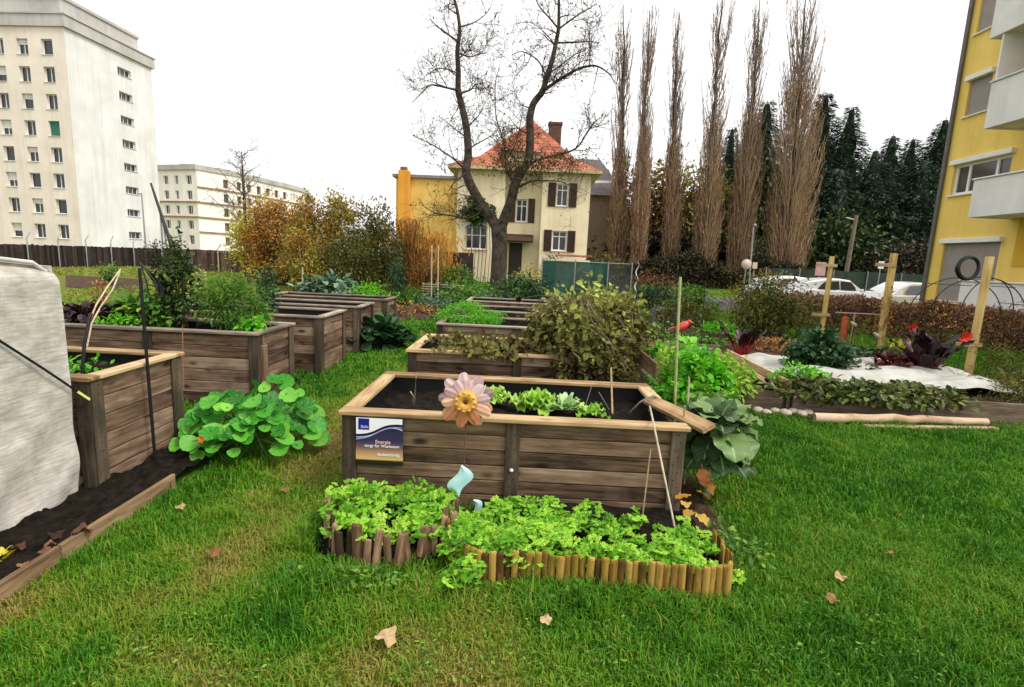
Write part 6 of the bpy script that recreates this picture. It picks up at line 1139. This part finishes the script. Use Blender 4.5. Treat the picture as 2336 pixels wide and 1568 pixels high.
# ---- poplars
POPT = M_leaf('poplar_twig', [hexc('#544032'), hexc('#8c6c54'), hexc('#ab8a6e'), hexc('#b09c74')], .1, .9, nz=.7, nsc=.5); POPU = M_plain('poplar_upper_twig', (.2, .145, .12), .9, .3, .6, c2=(.34, .26, .21))
def poplar(label, ub, vb, Y, top, wpx, split, lean=0., wtop=None, multi=1):
    b = AY(ub, vb, Y); base = np.array((b[0], Y, 0)); T = AY(top[0], top[1], Y); t = thing('poplar', label, 'tree', base, 'row of bare columnar poplars'); hgt = T[2]; sc_ = Y/1200; w = wpx*sc_/2*.92; wt = (wtop or wpx*.5)*sc_/2; zs = AY(ub, split, Y)[2]
    m = MB(); zz = np.linspace(0, hgt, 16); ctr = lambda z: np.array((base[0]+(T[0]-base[0])*(z/hgt)**1.1, Y, z)); m.tube([ctr(z)+np.array((rng.normal()*.06, 0, 0)) for z in zz], np.linspace(.38, .03, 16), 8); m.build('trunk', BARK, t)
    # dense shoots of the lower crown, thinning out upwards
    m = MB()
    for i in range(900):
        z0 = zs*(.01+1.05*rng.random()**1.25); a = rng.random()*2*PI; c = ctr(z0); f = z0/zs; out = w*(.15+.85*rng.random()**.8)*(.85+.25*math.sin(PI*min(f, 1)*.8+.2))*(1-.45*max(0, f-.55)); L = zs*(.12+.24*rng.random()); o = np.array((math.cos(a), math.sin(a), 0)); P = [c+o*out*.55, c+o*out*.8+(0, 0, L*.3), c+o*out*.93+(0, 0, L*.65)+rng.normal(size=3)*.12, c+o*out+(0, 0, L)+rng.normal(size=3)*.15]
        m.tube(P, [.023, .019, .014, .008], 3, rnd=rng.random(), cap=False)
    n = 800; z0 = zs*(.02+1.15*rng.random(n)**1.3); a = rng.random(n)*2*PI; rr = w*rng.random(n)**.5*(.75+.5*vnoise(z0, a, 1.2, 1))*(1-.4*np.clip(z0/zs-.5, 0, 1)); P = np.array([ctr(q) for q in z0])+np.c_[np.cos(a)*rr, np.sin(a)*rr, 0*rr]; m.place(T_QN, P, rvec(n)*.6+np.array((0, 0, 1.)), rvec(n), .22+.25*rng.random(n), np.clip(.6*rng.random(n)+.4*vnoise(z0, a, 1.5, 2), 0, 1))
    m.build('lower_shoots', POPT, t)
    # leaders of the upper crown
    m = MB()
    for i in range(int(78*multi)):
        f = .3+.62*rng.random(); z0 = max(hgt*f*.9, zs*.5); a = rng.random()*2*PI; o = np.array((math.cos(a), math.sin(a), 0)); c = ctr(z0); out = wt*(.35+.75*rng.random())*(1-.45*(z0/hgt)); L = min(hgt*(.1+.22*rng.random()), hgt*1.02-z0); P = [c]
        for j in range(1, 6): q = j/5; P.append(ctr(min(z0+L*q, hgt))+np.array((0, 0, max(z0+L*q-hgt, 0)))+o*out*q**.6+rng.normal(size=3)*.07)
        P = np.array(P); R = np.linspace(.05 if i % 3 == 0 else .026, .011, 6); m.tube(P, R, 4, cap=False)
        for k in range(6):
            j = rng.integers(1, 5); p = P[j]; d = np.array((rng.normal()*.25, rng.normal()*.25, 1.)); l = .5+.9*rng.random(); m.tube([p, p+d*l*.5+rng.normal(size=3)*.05, p+d*l], [.015, .012, .009], 3, cap=False)
    m.build('upper_shoots', POPU, t); return t
poplar('leftmost thin poplar right behind the house', 1405, 640, 47, (1425, 15), 50, 400, wtop=70); poplar('second thin poplar from the house', 1452, 635, 46, (1483, 25), 46, 365, wtop=58); poplar('third poplar from the house, shorter than its neighbours', 1525, 635, 47, (1548, 30), 48, 380, wtop=56)
poplar('fourth poplar, reaching the top of the photo', 1605, 635, 46, (1648, -15), 66, 335, wtop=92); poplar('fifth poplar, brown and narrow', 1683, 635, 46, (1735, 0), 74, 320, wtop=74); poplar('widest poplar at the right end of the row', 1790, 640, 45, (1840, -25), 118, 245, wtop=125, multi=1.7)
# ---- spruces
def spruce(label, u, vtop, Y, wpx, seed):
    b = AY(u, vtop, Y); hgt = b[2]; base = (b[0], Y, 0); t = thing('spruce', label, 'tree', base, 'dark spruces behind the road'); m = MB(); m.tube([base, (b[0], Y, hgt*.6), (b[0], Y, hgt-.2)], [.35, .2, .03], 7); m.build('trunk', BARK, t); W = wpx*Y/1200/2*1.5
    R_ = lambda f: W*np.clip(1.015-f, 0, 1)**.8
    m = MB(); nz = 26; na = 18; zz = np.linspace(.0, .97, nz); an = np.arange(na)*2*PI/na; rr = .36*R_(zz)[:, None]*(.7+.6*rng.random((nz, na))); m.grid(np.c_[b[0]+rr*np.cos(an), b[0]+rr[:, :1]*1.], np.c_[Y+rr*np.sin(an), Y+rr[:, :1]*0], np.repeat((zz*hgt)[:, None], na+1, 1), .1)
    # whorls of drooping boughs
    P = []; Dd = []; z = .03
    while z < .985:
        nb = int(9+13*(1-z)); az = rng.random()*6
        for i in range(nb):
            a = az+2*PI*i/nb+rng.normal()*.15; o = np.array((math.cos(a), math.sin(a), 0)); L = float(R_(z))*(.6+.7*rng.random()); s = np.array((-o[1], o[0], 0)); k = max(3, int(L/.2))
            for jx in range(k):
                q = (jx+.5)/k
                if q < .3: continue
                w_ = .32*L*(1-q)+.08; c = np.array((b[0], Y, z*hgt))+o*L*q+np.array((0, 0, -.42*L*q*q+.1*L*q))
                for e in range(6): x = rng.normal(); P.append(c+s*w_*x*.75+np.array((0, 0, .15*rng.normal()-.15*abs(x)))); Dd.append(o*.8+s*x*.5+np.array((0, 0, -.45*rng.random())))
        z += (.5+.18*rng.random())/hgt
    n = len(P); m.place(T_ND, np.array(P), np.array(Dd), np.array((0, 0, 1.))+rvec(n)*.4, .58*(.5+.8*rng.random(n)), rng.random(n)); m.build('foliage', L_spr, t)
for lab, u, v, Y, w in (('small spruce top between the fourth and fifth poplar', 1672, 285, 70, 110), ('spruce left of the widest poplar', 1752, 225, 62, 190), ('dark spruce just right of the widest poplar', 1885, 205, 60, 190), ('pointed spruce in the middle of the spruce row', 1945, 238, 62, 170), ('spruce low behind the leaning pole', 2040, 300, 64, 150), ('small pointed spruce right of the middle', 2085, 308, 66, 130), ('tall spruce beside the yellow building', 2160, 262, 58, 190), ('broad dark spruce behind the middle post', 2000, 335, 56, 190), ('low spruce near the yellow building corner', 2110, 360, 55, 180), ('spruce behind the leaning pole foot', 1920, 380, 54, 200)):
    spruce(lab, u, v, Y, w, 0)
# dark undergrowth and far trees
def big(label, u, v, Y, r, mat, n, size, nm='broadleaf_tree', trunk=True, ncl=150, sig=.17, shell=.2, zl=.08, z0=0, tm=T_Q, cat='tree'):
    p = AY(u, v, Y); return bush(nm, label, cat, (p[0], Y, z0), r, (mat, BARK), n, size, tm, ncl, sig, shell, stems=26, stemr=r[2]*.02, zlow=zl, kr=.5)
big('dark undergrowth below the spruces by the cars', 1900, 600, 50, (5.5, 2., 7.), L_dark, 3600, .5, 'undergrowth', cat='shrub'); big('brownish shrub below the spruces by the yellow building', 2080, 600, 47, (4., 2., 5.), M_leaf('brown_dark', [hexc('#1c1812'), hexc('#37301f'), hexc('#544a30')], .1, nz=.4, nsc=.5), 2600, .4, 'undergrowth', cat='shrub')
big('dark evergreen mass left of the spruces', 1740, 600, 56, (4.5, 2.5, 12), L_dark, 5000, .7)
big('yellow green autumn tree behind the third poplar', 1540, 480, 56, (4.6, 3, 12.2), M_leaf('yellow_olive', [hexc('#5e5422'), hexc('#8c7f34'), hexc('#b5a552')], .3, nz=.5, nsc=.4), 7000, .5); big('olive brown tree between the fourth and fifth poplar', 1650, 480, 57, (3.8, 3, 11), M_leaf('olive_brown', [hexc('#4b431c'), hexc('#786b2e'), hexc('#a09044')], .3, nz=.5, nsc=.4), 6000, .5); big('brown leafed tree behind the first poplar', 1440, 500, 55, (4.6, 3, 11), M_leaf('brown_leafed', [hexc('#3b2a16'), hexc('#6b4c26'), hexc('#8c6a34')], .25, nz=.5, nsc=.4), 6500, .5)
big('dark brown undergrowth below the poplars', 1500, 600, 49, (9, 2, 4.8), M_leaf('undergrowth_brown', [hexc('#15110b'), hexc('#2e2616'), hexc('#4d4024')], .1, nz=.5, nsc=.5), 7000, .5, 'undergrowth', cat='shrub'); big('dark brown undergrowth behind the widest poplar', 1680, 600, 50, (5, 2, 4.5), L_dark, 5000, .5, 'undergrowth', cat='shrub')
hedge('dark low hedge at the foot of the poplars', AY(1340, 640, 43)[:2], AY(1880, 640, 41)[:2], 1.2, 2.1, 14000, M_leaf('low_hedge_leaf', [hexc('#17150d'), hexc('#33301a'), hexc('#5a4e2c')], .15, nz=.6, nsc=.6), .26, .45)
# ---- autumn shrubs in front of the cream block
def twigs_up(t, c, r, n, mat, L=1., rad=.009):
    m = MB()
    for i in range(n):
        a = rng.random()*2*PI; q = rng.random()**.5; b = np.array((c[0]+r[0]*q*math.cos(a), c[1]+r[1]*q*math.sin(a), c[2]+r[2]*(.35+.6*(1-q*q)**.5*rng.random()))); d = np.array((rng.normal()*.3, rng.normal()*.3, 1.)); l = L*(.5+.8*rng.random()); m.tube([b, b+d*l*.5+rng.normal(size=3)*.04, b+d*l+rng.normal(size=3)*.06], [rad, rad*.8, rad*.5], 3, cap=False)
    m.build('twig', mat, t)
for lab, u, Y, w, ht, mt, n, sz in (('orange red shrub at the left of the autumn thicket', 640, 24., 1.75, 3.8, L_red, 7500, .16), ('tall mixed autumn shrub in the middle of the thicket', 745, 22.5, 1.75, 4.3, L_aut, 10500, .15), ('dark green and brown shrub at the right of the thicket', 855, 22., 1.2, 3.6, M_leaf('thicket_green', [hexc('#34361a'), hexc('#5c5c2c'), hexc('#7f7238'), hexc('#96783e')], .3, nz=.8, nsc=1.), 6500, .15), ('yellow leafed shrub behind the orange red one', 588, 29., 1.7, 4.4, L_yel, 3000, .18), ('green yellow shrub in front of the thicket centre', 800, 20.5, 1.3, 2.6, L_oliv, 3600, .12), ('reddish brown low shrub before the orange red one', 690, 20., 1.1, 2.4, L_aut, 3600, .12)):
    x = AY(u, 600, Y)[0]; t = bush('autumn_shrub', lab, 'shrub', (x, Y, 0), (w, 1.2, ht), (mt, TWIG), n, sz, T_Q, 80, .13, .35, stems=40, stemr=.025, zlow=.08, kr=.55); twigs_up(t, (x, Y, 0), (w*.95, 1.1, ht*.92), 90, TWIG, .6, .007)
# young bare tree in front of the block
yx = AY(562, 600, 30); yt = thing('young_tree', 'thin nearly bare young tree in front of the cream block', 'tree', (yx[0], 30, 0)); P = np.array([(yx[0], 30, 0), AY(560, 520, 30), AY(557, 450, 30), AY(553, 390, 30), AY(551, 345, 30)]); m = MB(); m.tube(P, [.12, .1, .08, .05, .02], 7); m.build('trunk', BARK, yt); m = MB(); tips = []
for k in range(22):
    f = .3+.67*k/21; z = P[0][2]+(P[-1][2])*f; c = np.array((np.interp(z, P[:, 2], P[:, 0]), 30, z)); a = k*2.4; d = np.array((math.cos(a), math.sin(a)*.8, .75)); l = 2.5*(1.2-f); Q = c+np.linspace(0, 1, 6)[:, None]*d*l+rng.normal(size=(6, 3))*.06; m.tube(Q, np.linspace(.035, .012, 6), 4, cap=False); grow_([m]*3, Q, np.linspace(.035, .012, 6), 0, tips, .6, 3.5)
m.build('twig', M_plain('grey_twig', (.16, .13, .12), .9), yt); tips = np.array(tips); n = len(tips); m = MB(); m.place(T_Q, tips, rvec(n), rvec(n), .07, rng.random(n)); m.build('foliage', M_leaf('grey_leaf', [hexc('#5a5046'), hexc('#8a7c64')], .2), yt)
# orange reeds / weeping golden shrub
def reeds(label, u, Y, w, ht, n, mat):
    x = AY(u, 600, Y)[0]; t = thing('tall_reeds', label, 'reeds', (x, Y, 0)); m = MB(); n2 = n
    for i in range(n//3):
        b = np.array((x+rng.normal()*w*.35, Y+rng.normal()*w*.3, 0)); h_ = ht*(.55+.5*rng.random()); a = rng.random()*2*PI; o = np.array((math.cos(a), math.sin(a), 0))*w*.45*rng.random(); m.tube([b, b+o*.3+(0, 0, h_*.5), b+o*.8+(0, 0, h_*.9), b+o*1.35+(0, 0, h_*.86)], [.014, .012, .009, .005], 3, rnd=rng.random(), cap=False)
    m.build('stalk', mat, t); P = np.c_[x+rng.normal(size=n)*w*.42, Y+rng.normal(size=n)*w*.35, ht*(.12+.85*rng.random(n))]; m = MB(); m.place(T_QN, P, np.c_[rng.normal(size=n)*.35, rng.normal(size=n)*.35, -np.ones(n)], rvec(n)+np.array((0, -1, 0)), .26+.22*rng.random(n), np.clip(.5*rng.random(n)+.5*P[:, 2]/ht, 0, 1)); m.build('foliage', mat, t)
reeds('golden orange reeds in front of the yellow house', 985, 24., 1.3, 2.9, 850, L_org); reeds('rust brown reeds at the left of the golden ones', 935, 23.5, .8, 3.4, 500, M_leaf('rust_reed', [hexc('#754a22'), hexc('#a9763a'), hexc('#cb9a58')], .3, nz=.5, nsc=.8)); big('rust brown shrub at the foot of the golden reeds', 975, 600, 22., (.85, .6, 1.7), L_red, 1500, .1, 'shrub', cat='shrub')
m = MB(); a = AY(1042, 640, 33); m.box((a[0]+.0, 33, .95), (2.0, .06, 1.9), None, .01); tag(m.build('shed_wall', W_fence, loc=(a[0], 33, 0)), 'dark wooden boards between the golden reeds and the house', 'board wall')
big('olive brown shrub right of the house', 1380, 600, 34., (1.5, 1, 2.3), L_oliv, 1300, .16, 'shrub', cat='shrub'); big('dark shrub under the shuttered window', 1260, 600, 34.4, (1.0, .6, 2.0), L_kale, 900, .16, 'shrub', cat='shrub')
# thin wild twigs over the left fence
big('dark shrub in front of the dark board fence', 350, 560, 33., (.9, .5, 1.9), M_leaf('dark_brown_leaf', [hexc('#1c1410'), hexc('#3b2a20')], .1), 500, .14, 'shrub', cat='shrub')
big('pale green bush on the far lawn left of the hoop', 248, 612, 20., (.42, .4, .85), L_mid, 450, .1, 'shrub', cat='shrub')
# ================================================================== grass
def grass():
    Vs = []; zones = [(1.2, 3.3, -3.6, 5.2, 235000, .0029, .054), (3.3, 6.2, -4., 8.5, 150000, .0046, .055), (6.2, 11, -7, 14, 95000, .009, .06), (11, 24, -15, 17, 60000, .02, .075), (24, 45, -34, 25, 26000, .05, .1)]
    mb = MB(); allP = []
    for y0, y1, x0, x1, n, w, h in zones:
        x = x0+(x1-x0)*rng.random(n); y = y0+(y1-y0)*rng.random(n); ok = np.ones(n, bool)
        for a, b, c, d in BEDS: ok &= ~((x > a-.0) & (x < b+.0) & (y > c) & (y < d))
        ok &= ~((x > 8) & (y > 21.4) & (y < 31.1))
        dr_ = dryness(x, y); tuft = vnoise(x, y, .11, 1); ok &= rng.random(n) > np.clip(dr_-.45, 0, .5)*1.1
        x, y, dr_, tuft = x[ok], y[ok], dr_[ok], tuft[ok]; k = len(x); hh = h*(.35+.75*rng.random(k))*(.4+.8*tuft+.5*vnoise(x, y, .31, 0))*(1.25-.85*dr_)*(1+.7*(rng.random(k) < .04))
        edge = np.exp(-((y-2.42)/.12)**2)*(x > -1.2)*(x < 1.3)*.6+np.exp(-((x-1.35)/.2)**2)*(y > 2.6)*(y < 4.)*.4+np.exp(-((x+1.22)/.12)**2)*(y > 2.7)*(y < 4.5)*.7; hh *= 1+edge
        az = rng.random(k)*2*PI; lean = (.25+.75*rng.random(k))*(.7+.7*dr_); o = np.c_[np.cos(az), np.sin(az), np.zeros(k)]; s = np.c_[-np.sin(az), np.cos(az), np.zeros(k)]; b = np.c_[x, y, np.full(k, -.008)]; ww = (w*(.6+.8*rng.random(k)))[:, None]
        mid_ = b+o*(hh*lean*.35)[:, None]+np.array((0, 0, 1.))*(hh*.62)[:, None]; tip = b+o*(hh*lean*1.05)[:, None]+np.array((0, 0, 1.))*(hh*(1.02-.3*lean))[:, None]
        V = np.stack([b-s*ww, b+s*ww, mid_+s*ww*.75, mid_-s*ww*.75, tip], 1); idx = np.arange(k)[:, None]*5
        rnd = np.clip(dr_+rng.normal(size=k)*.08+(rng.random(k) < .07)*.3-.14*(vnoise(x, y, .16, 3)-.4), 0, 1)
        mb.add(V.reshape(-1, 3), [idx+np.array([[0, 1, 2, 3]]), idx+np.array([[3, 2, 4]])], np.repeat(rnd, 5))
    o = mb.build('grass', L_grass, loc=(0, 0, 0)); tag(o, 'short green lawn grass, dry and worn along the path', 'grass', kind='stuff')
grass()
# clover like low weeds in the front lawn
def clover():
    n = 2600; x = -1.9+4.1*rng.random(n); y = 1.35+1.15*rng.random(n); ok = vnoise(x, y, .3, 3) > .52; x, y = x[ok], y[ok]; k = len(x); P = np.c_[x, y, .008+.025*rng.random(k)]; m = MB(); m.place(T_OV, P, np.c_[rng.normal(size=k), rng.normal(size=k), .2+0*x], np.array((0, 0, 1.))+rvec(k)*.4, .014+.014*rng.random(k), rng.random(k)); tag(m.build('clover', L_mid, loc=(0, 0, 0)), 'tiny round leaved weeds scattered in the front lawn', 'weeds', kind='stuff')
clover()
# ================================================================== light and camera
w = bpy.data.worlds.new('World'); sc.world = w; w.use_nodes = True; nt = w.node_tree; bg = nt.nodes['Background']; sk = nt.nodes.new('ShaderNodeTexSky'); sk.sky_type = 'NISHITA'; sk.sun_disc = False
EL, AZ = math.radians(52), math.radians(118)     # sun high, from the right and a little behind the camera
sk.sun_elevation = EL; sk.sun_rotation = AZ; sk.air_density = 1.6; sk.dust_density = 6.
hs = nt.nodes.new('ShaderNodeHueSaturation'); hs.inputs['Saturation'].default_value = .06; nt.links.new(sk.outputs[0], hs.inputs['Color'])
mx = nt.nodes.new('ShaderNodeMix'); mx.data_type = 'RGBA'; mx.inputs[0].default_value = .6; mx.inputs[7].default_value = (9., 8.95, 8.9, 1); nt.links.new(hs.outputs[0], mx.inputs[6]); nt.links.new(mx.outputs[2], bg.inputs['Color']); bg.inputs['Strength'].default_value = .13
sl = bpy.data.lights.new('sun', 'SUN'); sl.energy = 1.5; sl.angle = math.radians(14); sl.color = (1, .96, .9); so_ = bpy.data.objects.new('sun', sl); col.objects.link(so_)
dirv = Vector((math.sin(AZ)*math.cos(EL), math.cos(AZ)*math.cos(EL), math.sin(EL))); so_.rotation_euler = dirv.to_track_quat('Z', 'Y').to_euler(); so_.location = (10, -10, 30)
cam = bpy.data.cameras.new('camera'); co = bpy.data.objects.new('camera', cam); col.objects.link(co); cam.sensor_width = 36; cam.lens = 36*F/2336; cam.clip_end = 3000; cam.clip_start = .05
co.matrix_world = Matrix.Translation((0, 0, H)) @ Matrix.Rotation(YAW, 4, 'Z') @ Matrix.Rotation(PI/2-PITCH, 4, 'X') @ Matrix.Rotation(ROLL, 4, 'Z')
sc.camera = co
vs = sc.view_settings; vs.view_transform = 'Standard'; vs.look = 'None'; vs.exposure = .62; vs.gamma = 1; vs.use_curve_mapping = False
sc.cycles.max_bounces = 6; sc.cycles.transparent_max_bounces = 6
